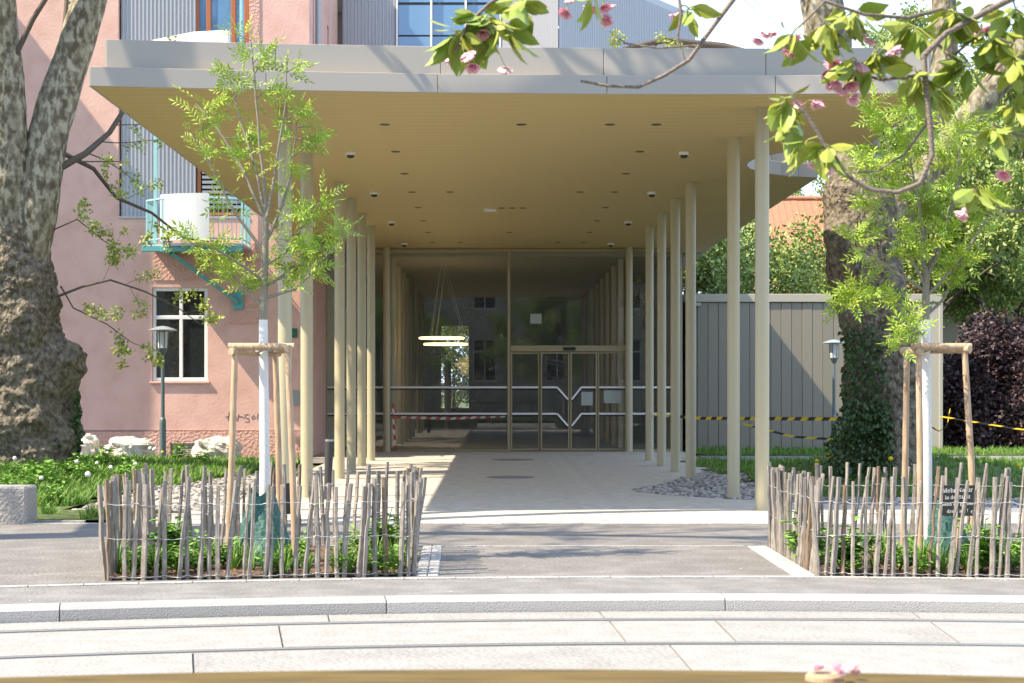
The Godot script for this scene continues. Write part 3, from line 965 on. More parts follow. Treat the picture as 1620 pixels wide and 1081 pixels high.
func build_pink() -> void:
	var Z := -39.6
	var b := thing("pink_building", Vector3(-9.5, 0, Z), "pink rendered building with corrugated bays and turquoise balcony behind the left tree", "building")
	var off := Vector3(9.5, 0, -Z)
	var P := func(x: float, y: float, z: float) -> Vector3: return Vector3(x, y, z) + off
	var hole := [-8.19, -6.85, 1.84, 4.1]
	var grl := [-7.74, -6.95, 0.02, 0.34]
	var bay1 := [-9.0, -5.85, 5.77, 13.4]
	var bay2 := [-14.5, -11.5, 4.6, 13.4]
	var o := put("wall", wall_mesh(-24.0, -4.4, 0.65, 14.0, Z - 0.4, Z, [hole, bay1, bay2], M.render_pink), b, off)
	put("plinth", wall_mesh(-24.0, -4.4, -0.1, 0.63, Z - 0.4, Z + 0.05, [grl], M.render_rough), b, off)
	# side wall running back above the canopy
	var mb := MB.new()
	for r in wall_rects(40.0, 46.9, -0.1, 14.0, [[41.6, 42.1, 8.4, 12.4], [43.9, 44.4, 8.0, 11.4]]):
		mb.box(Vector3(-4.6, (r[2] + r[3]) * 0.5, -(r[0] + r[1]) * 0.5), Vector3(0.4, r[3] - r[2], r[1] - r[0]))
	put("side_wall", mb.mesh(M.render_pink), b, off)
	for w in [[41.85, 8.4, 12.4], [44.15, 8.0, 11.4]]:
		mb = MB.new()
		mb.box(Vector3(-4.62, (w[1] + w[2]) * 0.5, -w[0]), Vector3(0.1, w[2] - w[1] - 0.01, 0.48))
		put("side_window", mb.mesh(M.pane_dark), b, off)
	mb = MB.new()
	mb.tube([Vector3(-4.28, 5.9, -40.5), Vector3(-4.28, 14.0, -40.5)], [0.07, 0.07], 10)
	put("downpipe", mb.mesh(M.lamp_hat), b, off)
	mb = MB.new()
	mb.box(Vector3(-14.2, 14.15, -47), Vector3(20.2, 0.3, 15.4))
	put("roof", mb.mesh(M.corrugated), b, off)
	mb = MB.new()
	for q in [[-24.0, -23.6], [-23.6, -4.8]]:
		mb.box(Vector3((q[0] + q[1]) * 0.5, 7.0, -54.0 if q[0] > -23.9 else -47.0), Vector3(q[1] - q[0], 14.0, 0.4 if q[0] > -23.9 else 13.6))
	put("rear_wall", mb.mesh(M.render_pink), b, off)
	mb = MB.new()
	mb.box(Vector3(-19.2, 7.0, -38.55), Vector3(10.4, 14.0, 2.06))
	put("projecting_wing", mb.mesh(M.render_pink), b, off)
	# rough band under and beside the bay
	mb = MB.new()
	mb.box(Vector3(-6.85, 4.72, Z + 0.012), Vector3(2.6, 0.9, 0.03))
	mb.box(Vector3(-5.72, 9.8, Z + 0.012), Vector3(0.25, 7.4, 0.03))
	mb.box(Vector3(-5.95, 3.6, Z + 0.012), Vector3(0.72, 0.75, 0.03))
	put("rough_band", mb.mesh(M.render_rough), b, off)
	# bays: recessed corrugated sheet, door openings, balcony
	for by in [bay1, bay2]:
		mb = MB.new()
		mb.box(Vector3((by[0] + by[1]) * 0.5, by[2] + 0.02, Z - 0.12), Vector3(by[1] - by[0] - 0.004, 0.05, 0.3))
		put("bay_sill", mb.mesh(M.corrugated), b, off)
		var xe: float = -7.15 if by == bay1 else by[1]
		put("corrugated_cladding", corrugated(Vector3(xe, by[2] + 0.05, Z - 0.12), Vector3(by[0], by[2] + 0.05, Z - 0.12), by[3] - by[2] - 0.05, 0.095, -0.03, M.corrugated), b, off)
	mb = MB.new()
	mb.box(Vector3(-6.5, 9.6, Z - 0.3), Vector3(1.3, 7.6, 0.1))
	put("bay_back", mb.mesh(M.lamp_grey), b, off)
	var w := window(b, -7.13, -5.87, 5.85, 8.3, Z - 0.18, M.orange_wood, M.pane_dark, [-6.5], [7.6], 0.09)
	w.position += off
	for k in 12:
		bar(w, "louvre_slat", Vector3(-0.5, 0.2 + k * 0.12, 0.06), Vector3(0.5, 0.2 + k * 0.12, 0.06), 0.07, 0.03, M.lamp_hat)
	w = window(b, -7.2, -5.87, 8.7, 12.2, Z - 0.18, M.orange_wood, M.pane_blue, [-6.85, -6.25], [], 0.12)
	w.position += off
	# white window in the lower wall
	w = window(b, -8.19, -6.85, 1.84, 4.1, Z - 0.1, M.white_paint, M.pane_dark, [-7.5], [3.38], 0.085)
	w.position += off
	mb = MB.new()
	mb.bbox(Vector3(0.0, -0.03, 0.09), Vector3(1.44, 0.05, 0.16), 0.008)
	put("sill", mb.mesh(M.render_pink), w)
	# basement grille
	for k in 7:
		bar(b, "grille_slat", P.call(-7.72, 0.06 + k * 0.042, Z + 0.0), P.call(-6.97, 0.06 + k * 0.042, Z + 0.0), 0.028, 0.03, M.cladding_pale)
	# balcony on a strut
	var bl := Node3D.new()
	bl.name = "balcony"
	b.add_child(bl)
	bl.position = P.call(-6.95, 4.98, Z)
	mb = MB.new()
	mb.prism([Vector2(-1.2, 0.0), Vector2(-1.2, -0.9), Vector2(-0.7, -1.35), Vector2(0.3, -1.55), Vector2(1.15, -1.3), Vector2(1.15, 0.0)], 0.0, 0.06)
	put("floor_slab", mb.mesh(M.corrugated), bl)
	bar(bl, "edge_beam", Vector3(-1.2, -0.06, 1.3), Vector3(1.15, -0.06, 1.3), 0.14, 0.1, M.teal)
	for x in [-0.7, 0.7]:
		bar(bl, "floor_beam", Vector3(x, -0.08, 0.02), Vector3(x, -0.08, 1.45), 0.1, 0.14, M.teal)
	bar(bl, "strut", Vector3(-0.55, -0.15, 1.2), Vector3(0.85, -1.25, 0.1), 0.09, 0.09, M.teal)
	bar(bl, "wall_bracket", Vector3(0.85, -1.42, 0.06), Vector3(0.85, -0.95, 0.06), 0.24, 0.06, M.teal)
	for p in [[-1.18, 0.1, 1.1], [-1.18, 0.85, 1.1], [-0.72, 1.33, 1.1], [0.25, 1.52, 1.1], [1.12, 1.25, 1.1], [1.12, 0.7, 1.1], [1.12, 0.1, 1.1]]:
		bar(bl, "post", Vector3(p[0], 0.06, p[1]), Vector3(p[0], p[2], p[1]), 0.05, 0.05, M.teal_pale)
	bar(bl, "tall_post", Vector3(-0.92, 0.06, 1.1), Vector3(-0.92, 2.65, 1.1), 0.09, 0.09, M.teal_pale)
	var rail := [Vector3(-1.18, 1.1, 0.1), Vector3(-1.18, 1.1, 0.85), Vector3(-0.72, 1.1, 1.33), Vector3(0.25, 1.1, 1.52), Vector3(1.12, 1.1, 1.25), Vector3(1.12, 1.1, 0.1)]
	mb = MB.new()
	mb.tube(rail, [0.03, 0.03, 0.03, 0.03, 0.03, 0.03], 8)
	put("handrail", mb.mesh(M.teal_pale), bl)
	mb = MB.new()
	var low: Array = []
	for r in rail: low.append(r - Vector3(0, 0.93, 0))
	mb.tube(low, [0.02, 0.02, 0.02, 0.02, 0.02, 0.02], 6)
	put("lower_rail", mb.mesh(M.teal_pale), bl)
	for k in 14:
		for sd in [-1.18, 1.12]:
			if k < 7: bar(bl, "baluster", Vector3(sd, 0.16, 0.15 + k * 0.1), Vector3(sd, 1.08, 0.15 + k * 0.1), 0.016, 0.016, M.teal_pale)
		if k < 6: bar(bl, "baluster", Vector3(0.5 + k * 0.1, 0.16, 1.47 - k * 0.035), Vector3(0.5 + k * 0.1, 1.08, 1.47 - k * 0.035), 0.016, 0.016, M.teal_pale)
	mb = MB.new()
	for k in 12:
		var a := lerpf(-0.78, 0.42, k / 12.0)
		var a2 := lerpf(-0.78, 0.42, (k + 1) / 12.0)
		var f := func(x: float) -> Vector3: return Vector3(x, 0, 1.62 - 0.32 * (x - 0.25) * (x - 0.25))
		var p0: Vector3 = f.call(a)
		var p1: Vector3 = f.call(a2)
		for s in [0.0, 0.015]:
			mb.face(p0 + Vector3(0, 0.12, s), p1 + Vector3(0, 0.12, s), p1 + Vector3(0, 1.2, s), p0 + Vector3(0, 1.2, s), Vector3(0, 0, 1 if s > 0 else -1))
	put("front_screen", mb.mesh(M.milk_glass), bl)
	# white parapet of the balcony above
	mb = MB.new()
	mb.prism([Vector2(-1.35, -0.06), Vector2(-1.35, -0.4), Vector2(-0.2, -1.3), Vector2(0.62, -1.5), Vector2(0.68, -1.46), Vector2(-0.16, -1.24), Vector2(-1.28, -0.4), Vector2(-1.28, -0.06)], 8.5, 9.98)
	put("upper_parapet", mb.mesh(M.white_paint), b, P.call(-6.75, 0, Z))
	bar(b, "upper_post", P.call(-5.9, 8.5, Z + 0.9), P.call(-5.9, 13.0, Z + 0.9), 0.07, 0.07, M.teal_pale)
	# scribbled tag on the plaster
	var strokes := [[[-6.42, 0.98], [-6.2, 1.0]], [[-6.33, 1.1], [-6.36, 0.9]], [[-6.25, 1.12], [-6.27, 0.86]], [[-6.2, 1.06], [-6.14, 0.88], [-6.1, 1.04]], [[-6.1, 0.98], [-6.02, 0.99], [-5.98, 0.94]], [[-5.86, 1.04], [-5.95, 1.03], [-5.96, 0.96], [-5.86, 0.94], [-5.85, 0.86], [-5.94, 0.86]], [[-5.8, 0.96], [-5.73, 1.02], [-5.7, 0.95], [-5.78, 0.92]], [[-5.66, 0.93], [-5.64, 1.05], [-5.56, 1.05], [-5.55, 0.92], [-5.5, 0.9]]]
	mb = MB.new()
	for s in strokes:
		var pp: Array = []
		var rr: Array = []
		for q in s:
			pp.append(Vector3(q[0], q[1], Z + 0.001)); rr.append(0.009)
		mb.tube(pp, rr, 5)
	put("scribbled_tag", mb.mesh(M.ink), b, off)
	# wall fittings by the entrance
	solo("intercom_panel", quad_mesh(0.2, 0.36, M.steel), Vector3(-4.72, 1.43, Z + 0.03), "small grey intercom panel on the pink wall beside the columns", "intercom")
	solo("exit_sign", quad_mesh(0.19, 0.22, M.sign_green), Vector3(-4.78, 3.0, Z + 0.03), "small green escape route sign on the pink wall", "sign")

func build_office() -> void:
	# upper storeys over the lobby roof
	var b := thing("metal_clad_building", Vector3(0, 6.0, -47), "grey corrugated metal building with blue glazing rising behind the canopy", "building")
	var off := Vector3(0, -6.0, 47)
	put("corrugated_wall", corrugated(Vector3(-2.75, 6.0, -46.8), Vector3(-4.35, 6.0, -46.8), 9.0, 0.1, -0.035, M.corrugated), b, off)
	var mb := MB.new()
	mb.box(Vector3(-1.3, 10.5, -47.0), Vector3(6.0, 9.0, 0.2))
	put("core_wall", mb.mesh(M.lamp_grey), b, off)
	for k in 4:
		var x := -2.7 + k * 0.98
		bar(b, "mullion", Vector3(x, 6.0, -46.75) + off, Vector3(x, 15.0, -46.75) + off, 0.06, 0.1, M.white_paint)
		for q in 3:
			pane(b, x + 0.04, x + 0.94, 6.05 + q * 2.85, 6.9 + q * 2.85, -46.82, M.pane_blue).position += off
			pane(b, x + 0.04, x + 0.94, 6.98 + q * 2.85, 8.85 + q * 2.85, -46.82, M.pane_blue).position += off
	var C := Vector3(1.76, 6.0, -43.5)
	var L := Vector3(0.3, 6.0, -46.8)
	var R := Vector3(6.2, 6.0, -50.2)
	put("corrugated_wall", corrugated(C, L, 6.9, 0.1, -0.035, M.corrugated), b, off)
	put("corrugated_wall", corrugated(R, C, 6.9, 0.1, -0.035, M.corrugated), b, off)
	mb = MB.new()
	mb.prism([Vector2(1.76, 43.5), Vector2(6.2, 50.2), Vector2(6.2, 50.9), Vector2(0.3, 50.9), Vector2(0.3, 46.8)], 12.9, 13.1)
	mb.prism([Vector2(0.28, 46.85), Vector2(0.28, 50.9), Vector2(-4.35, 50.9), Vector2(-4.35, 46.85)], 15.0, 15.3)
	put("roof", mb.mesh(M.corrugated), b, off)
	mb = MB.new()
	mb.box(Vector3(6.1, 9.4, -50.5), Vector3(0.2, 6.8, 0.5))
	mb.box(Vector3(0.9, 9.4, -50.8), Vector3(10.5, 6.8, 0.15))
	put("rear_wall", mb.mesh(M.corrugated), b, off)

func build_shed() -> void:
	var Z := -44.7
	var b := thing("clad_annex", Vector3(8.7, 0, Z), "low olive grey annex clad in vertical metal boards right of the canopy", "building")
	var off := Vector3(-8.7, 0, -Z)
	var mb := MB.new()
	mb.box(Vector3(8.74, 2.0, Z - 3.0), Vector3(6.78, 4.0, 5.9))
	put("core", mb.mesh(M.cladding), b, off)
	var n := 24
	mb = MB.new()
	mb.bbox(Vector3.ZERO, Vector3(0.276, 3.98, 0.05), 0.008)
	var ms := [mb.mesh(M.cladding), mb.mesh(M.cladding_b)]
	for k in n:
		put("cladding_board", ms[(k * 7 + k / 3) % 2], b, Vector3(5.45 + k * 0.285, 2.02, Z - 0.01 + 0.003 * (k % 2)) + off)
	mb = MB.new()
	mb.bbox(Vector3(8.74, 4.13, Z - 3.0), Vector3(6.98, 0.22, 6.15), 0.01)
	put("coping", mb.mesh(M.cladding_pale), b, off)
	mb = MB.new()
	mb.bbox(Vector3(12.2, 2.0, Z - 2.9), Vector3(0.1, 3.98, 6.0), 0.01)
	put("end_panel", mb.mesh(M.cladding_pale), b, off)
	mb = MB.new()
	mb.bbox(Vector3(11.9, 2.0, Z + 0.03), Vector3(0.66, 3.96, 0.05), 0.008)
	put("corner_panel", mb.mesh(M.cladding_pale), b, off)
	mb = MB.new()
	mb.bbox(Vector3(5.55, 3.95, Z + 0.06), Vector3(0.26, 0.1, 0.1), 0.01)
	put("wall_light", mb.mesh(M.lamp_hat), b, off)

func build_house() -> void:
	# tiled roof beyond the annex
	var b := thing("tiled_house", Vector3(16, 0, -66), "house with a red clay tile roof far behind the annex and trees", "building")
	var off := Vector3(-16, 0, 66)
	var mb := MB.new()
	mb.box(Vector3(19, 2.4, -66), Vector3(15.0, 4.8, 9.0))
	put("wall", mb.mesh(M.beige_render), b, off)
	mb = MB.new()
	var n := 30
	for k in n:
		var t0 := float(k) / n
		var t1 := float(k + 1) / n
		var p0 := Vector3(0, 4.6 + 4.7 * t0, -61.0 - 5.0 * t0)
		var p1 := Vector3(0, 4.6 + 4.7 * t1 + 0.03, -61.0 - 5.0 * t1)
		for q in 60:
			var x := 10.9 + q * 0.27
			var j := 0.02 * rng.randf()
			mb.face(Vector3(x, p0.y + j, p0.z), Vector3(x + 0.26, p0.y + j, p0.z), Vector3(x + 0.26, p1.y + j, p1.z), Vector3(x, p1.y + j, p1.z), Vector3(0, 1, 0.5))
			mb.face(Vector3(x, p0.y - 0.04, p0.z), Vector3(x + 0.26, p0.y - 0.04, p0.z), Vector3(x + 0.26, p0.y + j, p0.z), Vector3(x, p0.y + j, p0.z), Vector3(0, 0, 1))
	mb.face(Vector3(10.9, 9.3, -66), Vector3(27.1, 9.3, -66), Vector3(27.1, 4.6, -71), Vector3(10.9, 4.6, -71), Vector3(0, 1, -1))
	mb.tri_n(Vector3(10.92, 4.6, -61), Vector3(10.92, 9.28, -66), Vector3(10.92, 4.6, -71), Vector3.LEFT, Vector3.LEFT, Vector3.LEFT)
	put("tiled_roof", mb.mesh(M.clay_tile), b, off)
	mb = MB.new()
	mb.tube([Vector3(10.9, 9.33, -66), Vector3(27.1, 9.33, -66)], [0.12, 0.12], 8)
	put("ridge_tiles", mb.mesh(M.clay_tile), b, off)

func build_opposite() -> void:
	# the house across the street, which the lobby glass mirrors
	var Z := 17.0
	var b := thing("street_house", Vector3(0, 0, Z), "beige town house across the street mirrored in the lobby glass", "building")
	var off := Vector3(0, 0, -Z)
	var holes: Array = []
	for f in 3:
		for k in 7:
			var x := -15.0 + k * 4.6
			holes.append([x, x + 1.5, 2.2 + f * 4.6, 4.9 + f * 4.6])
	put("wall", wall_mesh(-22, 22, -0.1, 15.5, Z, Z + 0.5, holes, M.beige_render), b, off)
	var mb := MB.new()
	mb.box(Vector3(0, 7.5, Z + 6), Vector3(43.6, 15, 0.4))
	put("rear_wall", mb.mesh(M.beige_render), b, off)
	mb = MB.new()
	mb.box(Vector3(0, 15.75, Z + 3), Vector3(45, 0.5, 7.6))
	put("roof", mb.mesh(M.clay_tile), b, off)
	for h in holes:
		var w := window(b, h[0], h[1], h[2], h[3], Z + 0.15, M.white_paint, M.pane_dark, [(h[0] + h[1]) * 0.5], [h[3] - 0.8], 0.08)
		w.position += off

# ---------------------------------------------------------------- small things
func build_lamps() -> void:
	for k in 2:
		var at: Vector3 = [Vector3(-6.89, mound(-6.89, 34.4), -34.4), Vector3(8.73, 0.0, -41.9)][k]
		var lp := thing("path_lamp", at, ["grey lamp post with a flat conical hat before the pink wall window", "dark lamp post with a flat hat before the olive grey annex wall"][k], "lamp", "path lamps")
		var mb := MB.new()
		mb.lathe(Vector3.ZERO, [Vector2(0.07, 0.0), Vector2(0.07, 0.9), Vector2(0.062, 0.96), Vector2(0.042, 1.0), Vector2(0.038, 2.3), Vector2(0.05, 2.32), Vector2(0.11, 2.44), Vector2(0.0, 2.44)], 16)
		put("pole", mb.mesh(M.lamp_grey), lp)
		mb = MB.new()
		mb.lathe(Vector3.ZERO, [Vector2(0.095, 2.45), Vector2(0.115, 2.8)], 12)
		put("lantern_glass", mb.mesh(M.milk_glass), lp)
		mb = MB.new()
		for j in 6:
			var a := TAU * j / 6.0
			mb.tube([Vector3(cos(a) * 0.1, 2.43, sin(a) * 0.1), Vector3(cos(a) * 0.12, 2.82, sin(a) * 0.12)], [0.009, 0.009], 5)
		put("lantern_frame", mb.mesh(M.lamp_grey), lp)
		mb = MB.new()
		mb.lathe(Vector3.ZERO, [Vector2(0.0, 2.8), Vector2(0.3, 2.82), Vector2(0.3, 2.835), Vector2(0.12, 2.9), Vector2(0.0, 2.92)], 24)
		put("hat", mb.mesh(M.lamp_hat), lp)

func rock(seed_: int, s: Vector3, m: Material) -> Mesh:
	var nz := FastNoiseLite.new()
	nz.seed = seed_
	nz.frequency = 0.9
	nz.fractal_octaves = 4
	var mb := MB.new()
	var nu := 28
	var nv := 16
	var pt := func(i: int, j: int) -> Vector3:
		var a := TAU * i / nu
		var b := PI * (float(j) / nv - 0.5)
		var p := Vector3(cos(a) * cos(b), sin(b), sin(a) * cos(b))
		var q := Vector3(signf(p.x) * pow(absf(p.x), 0.75), signf(p.y) * pow(absf(p.y), 0.75), signf(p.z) * pow(absf(p.z), 0.75))
		q *= 1.0 + 0.34 * nz.get_noise_3dv(p * 1.6) + 0.12 * absf(nz.get_noise_3dv(p * 4.0)) + 0.05 * nz.get_noise_3dv(p * 9.0)
		return q * s
	for i in nu:
		for j in nv:
			var a: Vector3 = pt.call(i, j)
			var b: Vector3 = pt.call((i + 1) % nu, j)
			var c: Vector3 = pt.call((i + 1) % nu, j + 1)
			var d: Vector3 = pt.call(i, j + 1)
			if j > 0: mb.tri_n(a, b, c, a, b, c)
			if j < nv - 1: mb.tri_n(a, c, d, a, c, d)
	# facet normals from the shape itself
	for k in range(0, mb.v.size(), 3):
		var nn := (mb.v[k + 2] - mb.v[k]).cross(mb.v[k + 1] - mb.v[k]).normalized()
		for q in 3: mb.n[k + q] = nn
	return mb.mesh(m)

func build_small() -> void:
	solo("boulder", rock(3, Vector3(0.56, 0.3, 0.4), M.limestone), Vector3(-8.15, 0.24, -36.9), "largest white limestone boulder, left of the lamp post", "boulder", "boulders along the pink wall")
	solo("boulder", rock(9, Vector3(0.5, 0.32, 0.4), M.limestone), Vector3(-6.15, 0.24, -36.9), "white limestone boulder between the lamp post and the sapling", "boulder", "boulders along the pink wall")
	solo("boulder", rock(14, Vector3(0.3, 0.36, 0.35), M.limestone), Vector3(-9.2, 0.25, -37.2), "small boulder half hidden by the left tree trunk", "boulder", "boulders along the pink wall")
	var mb := MB.new()
	mb.bbox(Vector3(0, 0.2, 0), Vector3(2.4, 0.52, 0.5), 0.025)
	solo("concrete_block", mb.mesh(M.aggregate), Vector3(-6.8, -0.01, -20.0), "exposed aggregate concrete block at the left lawn edge", "block")
	mb = MB.new()
	mb.tube([Vector3(0, 0, 0), Vector3(0.015, 0.5, 0), Vector3(0.03, 0.86, 0), Vector3(0.03, 0.9, 0)], [0.055, 0.06, 0.065, 0.045], 14)
	var bo := thing("bollard", Vector3(-2.42, 0.0, -24.2), "short black post standing beside the left columns", "bollard")
	put("post", mb.mesh(M.rubber), bo)
	mb = MB.new()
	mb.lathe(Vector3(0.03, 0.86, 0), [Vector2(0.066, 0.0), Vector2(0.066, 0.03)], 14)
	put("collar", mb.mesh(M.steel), bo)
	# yellow and black tape
	ribbon("barrier_tape", [Vector3(3.72, 1.06, -37.65), Vector3(4.5, 1.02, -35.0), Vector3(6.3, 1.12, -28.2)], 0.065, M.tape_yellow, M.dark, 0.28, "taut yellow and black tape running from a column to the right tree", "tape")
	ribbon("barrier_tape", [Vector3(5.6, 0.88, -37.0), Vector3(6.6, 0.6, -36.0), Vector3(7.6, 0.55, -35.0)], 0.05, M.tape_yellow, M.dark, 0.28, "sagging yellow and black tape before the annex", "tape")
	ribbon("barrier_tape", [Vector3(11.6, 0.95, -42.6), Vector3(13.5, 0.62, -42.0), Vector3(16.5, 0.48, -41.0)], 0.04, M.tape_yellow, M.dark, 0.3, "yellow and black tape stretched low over the path right of the annex", "tape")
	ribbon("barrier_tape", [Vector3(11.62, 1.0, -43.9), Vector3(11.75, 0.62, -43.85), Vector3(11.95, 0.52, -43.8), Vector3(12.15, 0.7, -43.8), Vector3(12.24, 1.1, -43.9)], 0.1, M.tape_yellow, M.dark, 0.12, "loose yellow tape looped at the right corner of the annex", "tape", Vector3(0, 0.3, 0.95))
	mb = MB.new()
	mb.tube([Vector3(0, 0, 0), Vector3(0.03, 0.85, 0)], [0.015, 0.012], 6)
	solo("tape_stake", mb.mesh(M.cladding), Vector3(5.6, 0.03, -37.0), "thin leaning stake holding the sagging tape", "stake")
	rng.seed = 66
	var wd := MB.new()
	for k in 60:
		var x := rng.randf_range(-9.8, -4.6)
		var d := rng.randf_range(22.5, 34.0)
		if k < 34:
			x = rng.randf_range(-9.0, -6.6); d = rng.randf_range(24.5, 28.5)
		var hm := herb_mesh(0, rng.randf_range(0.9, 1.7))
		for w in hm.v.size():
			wd.v.append(hm.v[w] + Vector3(x, mound(x, d), -d)); wd.n.append(hm.n[w]); wd.u.append(hm.u[w]); wd.c.append(hm.c[w])
	stuff(solo("lawn_weeds", wd.mesh(M.herb_leaf), Vector3.ZERO, "broad leaved weeds in the left lawn before the old trunk", "weeds"))
	# dandelion clocks and flowers in the lawns
	var st := MB.new()
	st.tube([Vector3.ZERO, Vector3(0.01, 0.17, 0.01), Vector3(0.015, 0.32, 0)], [0.004, 0.0035, 0.003], 5)
	var sm := st.mesh(M.grass_blade)
	var hd := MB.new()
	hd.lathe(Vector3(0.015, 0.34, 0), [Vector2(0.0, -0.03), Vector2(0.028, -0.028), Vector2(0.04, 0.0), Vector2(0.028, 0.028), Vector2(0.0, 0.04)], 10)
	var hw := hd.mesh(M.dandelion_white)
	var hy := hd.mesh(M.dandelion_yellow)
	rng.seed = 12
	for k in 30:
		var x := rng.randf_range(-9.6, -5.6)
		var d := rng.randf_range(23.5, 33.5)
		var yel := k % 6 == 5
		if k > 24:
			x = rng.randf_range(5.2, 8.5); d = rng.randf_range(25.4, 27.0); yel = true
		var f := thing("dandelion", Vector3(x, mound(x, d), -d), ("yellow dandelion flower in the shaded grass under the right tree" if x > 0 else "yellow dandelion flower in the left lawn") if yel else "white dandelion seed head in the left lawn", "dandelion", "dandelions under the right tree" if x > 0 else ("yellow dandelions in the left lawn" if yel else "dandelion seed heads in the left lawn"))
		f.rotation.y = rng.randf() * TAU
		f.scale = Vector3.ONE * rng.randf_range(0.8, 1.25)
		put("stem", sm, f)
		put("flower_head", hy if yel else hw, f)

# ---------------------------------------------------------------- trees
func burl_tube(pts: Array, rad: Array, sides: int, per: int, amp: float, freq: float, burls: Array, sd: int) -> MB:
	# a knotted trunk: smooth path, radius noise, rounded swellings
	var cv := Curve3D.new()
	for k in pts.size():
		var a: Vector3 = pts[maxi(k - 1, 0)]
		var b: Vector3 = pts[mini(k + 1, pts.size() - 1)]
		var t := (b - a) / 6.0
		cv.add_point(pts[k], -t, t)
	var nz := FastNoiseLite.new()
	nz.seed = sd
	nz.frequency = freq
	nz.fractal_octaves = 5
	nz.fractal_gain = 0.55
	var m := (pts.size() - 1) * per
	var grid: Array = []
	for k in m + 1:
		var s := float(k) / m * (pts.size() - 1)
		var i := mini(int(s), pts.size() - 2)
		var f := s - i
		var c := cv.sample(i, f)
		var c2 := cv.sample(i, minf(f + 0.02, 1.0)) if f < 0.97 else c + (c - cv.sample(i, f - 0.02))
		var t := (c2 - c).normalized()
		var x := t.cross(Vector3(0.1, 0.05, 1)).normalized()
		var y := x.cross(t).normalized()
		var r0: float = lerpf(rad[i], rad[i + 1], smoothstep(0, 1, f))
		var ring: Array = []
		for j in sides:
			var a := TAU * j / sides
			var dir := x * cos(a) + y * sin(a)
			var p := c + dir * r0
			var r := r0 * (1.0 + amp * nz.get_noise_3dv(p) + amp * 0.5 * absf(nz.get_noise_3dv(p * 2.7 + Vector3(9, 3, 5))) + amp * 0.24 * nz.get_noise_3dv(p * Vector3(7, 4, 7)) + amp * 0.14 * absf(nz.get_noise_3dv(p * Vector3(19, 8, 19))))
			p = c + dir * r
			for b in burls:
				var q: float = p.distance_to(b[0]) / b[1]
				if q < 1.0:
					p += dir * b[2] * (1.0 - q * q) * (1.0 - q * q)
			ring.append(p)
		grid.append(ring)
	var mb := MB.new()
	var nr: Array = []
	for k in m + 1:
		var row: Array = []
		for j in sides:
			var du: Vector3 = grid[k][(j + 1) % sides] - grid[k][(j + sides - 1) % sides]
			var dv: Vector3 = grid[mini(k + 1, m)][j] - grid[maxi(k - 1, 0)][j]
			row.append(dv.cross(du).normalized())
		nr.append(row)
	# normals point outwards
	var mid: Vector3 = grid[0][0] - cv.sample(0, 0)
	if nr[0][0].dot(mid) < 0:
		for k in m + 1:
			for j in sides: nr[k][j] = -nr[k][j]
	for k in m:
		for j in sides:
			var j2 := (j + 1) % sides
			mb.tri_n(grid[k][j], grid[k][j2], grid[k + 1][j2], nr[k][j], nr[k][j2], nr[k + 1][j2])
			mb.tri_n(grid[k][j], grid[k + 1][j2], grid[k + 1][j], nr[k][j], nr[k + 1][j2], nr[k + 1][j])
	return mb

func branch_line(a: Vector3, dir: Vector3, L: float, n: int, bend: float, lift: float) -> Array:
	var p: Array = [a]
	var d := dir.normalized()
	for k in n:
		d = (d + Vector3(rng.randf_range(-1, 1), rng.randf_range(-1, 1) + lift, rng.randf_range(-1, 1)) * bend).normalized()
		p.append(p[-1] + d * L / n)
	return p

func taper(n: int, r0: float, r1: float) -> Array:
	var r: Array = []
	for k in n: r.append(lerpf(r0, r1, float(k) / (n - 1)))
	return r

# grows side shoots along a line; collects leaf places [position, direction]
func shoots(mb: MB, line: Array, r0: float, lv: int, cfg: Dictionary, tips: Array) -> void:
	var L := 0.0
	for k in line.size() - 1: L += line[k].distance_to(line[k + 1])
	var cnt: int = cfg.count[lv]
	for q in cnt:
		var f := lerpf(cfg.from, 1.0, (q + rng.randf()) / cnt)
		var s := f * (line.size() - 1)
		var i := mini(int(s), line.size() - 2)
		var p: Vector3 = line[i].lerp(line[i + 1], s - i)
		var t: Vector3 = (line[i + 1] - line[i]).normalized()
		var side := t.cross(Vector3(rng.randf_range(-1, 1), rng.randf_range(-1, 1), rng.randf_range(-1, 1))).normalized()
		var d: Vector3 = (t * cfg.forward + side + Vector3(0, cfg.lift, 0)).normalized()
		var l2: float = L * cfg.ratio * rng.randf_range(0.6, 1.2) * (1.15 - 0.5 * f)
		var n := 4
		var ln := branch_line(p, d, l2, n, 0.16, cfg.lift * 0.3)
		var rr: float = r0 * (1.0 - 0.6 * f) * cfg.thin
		if cfg.has("keep") and not cfg.keep.call(ln[-1]):
			continue
		mb.tube(ln, taper(n + 1, rr, rr * 0.4), 5, false)
		if lv + 1 < cfg.count.size():
			shoots(mb, ln, rr, lv + 1, cfg, tips)
		else:
			for k in range(1, n + 1):
				tips.append([ln[k], (ln[k] - ln[k - 1]).normalized()])

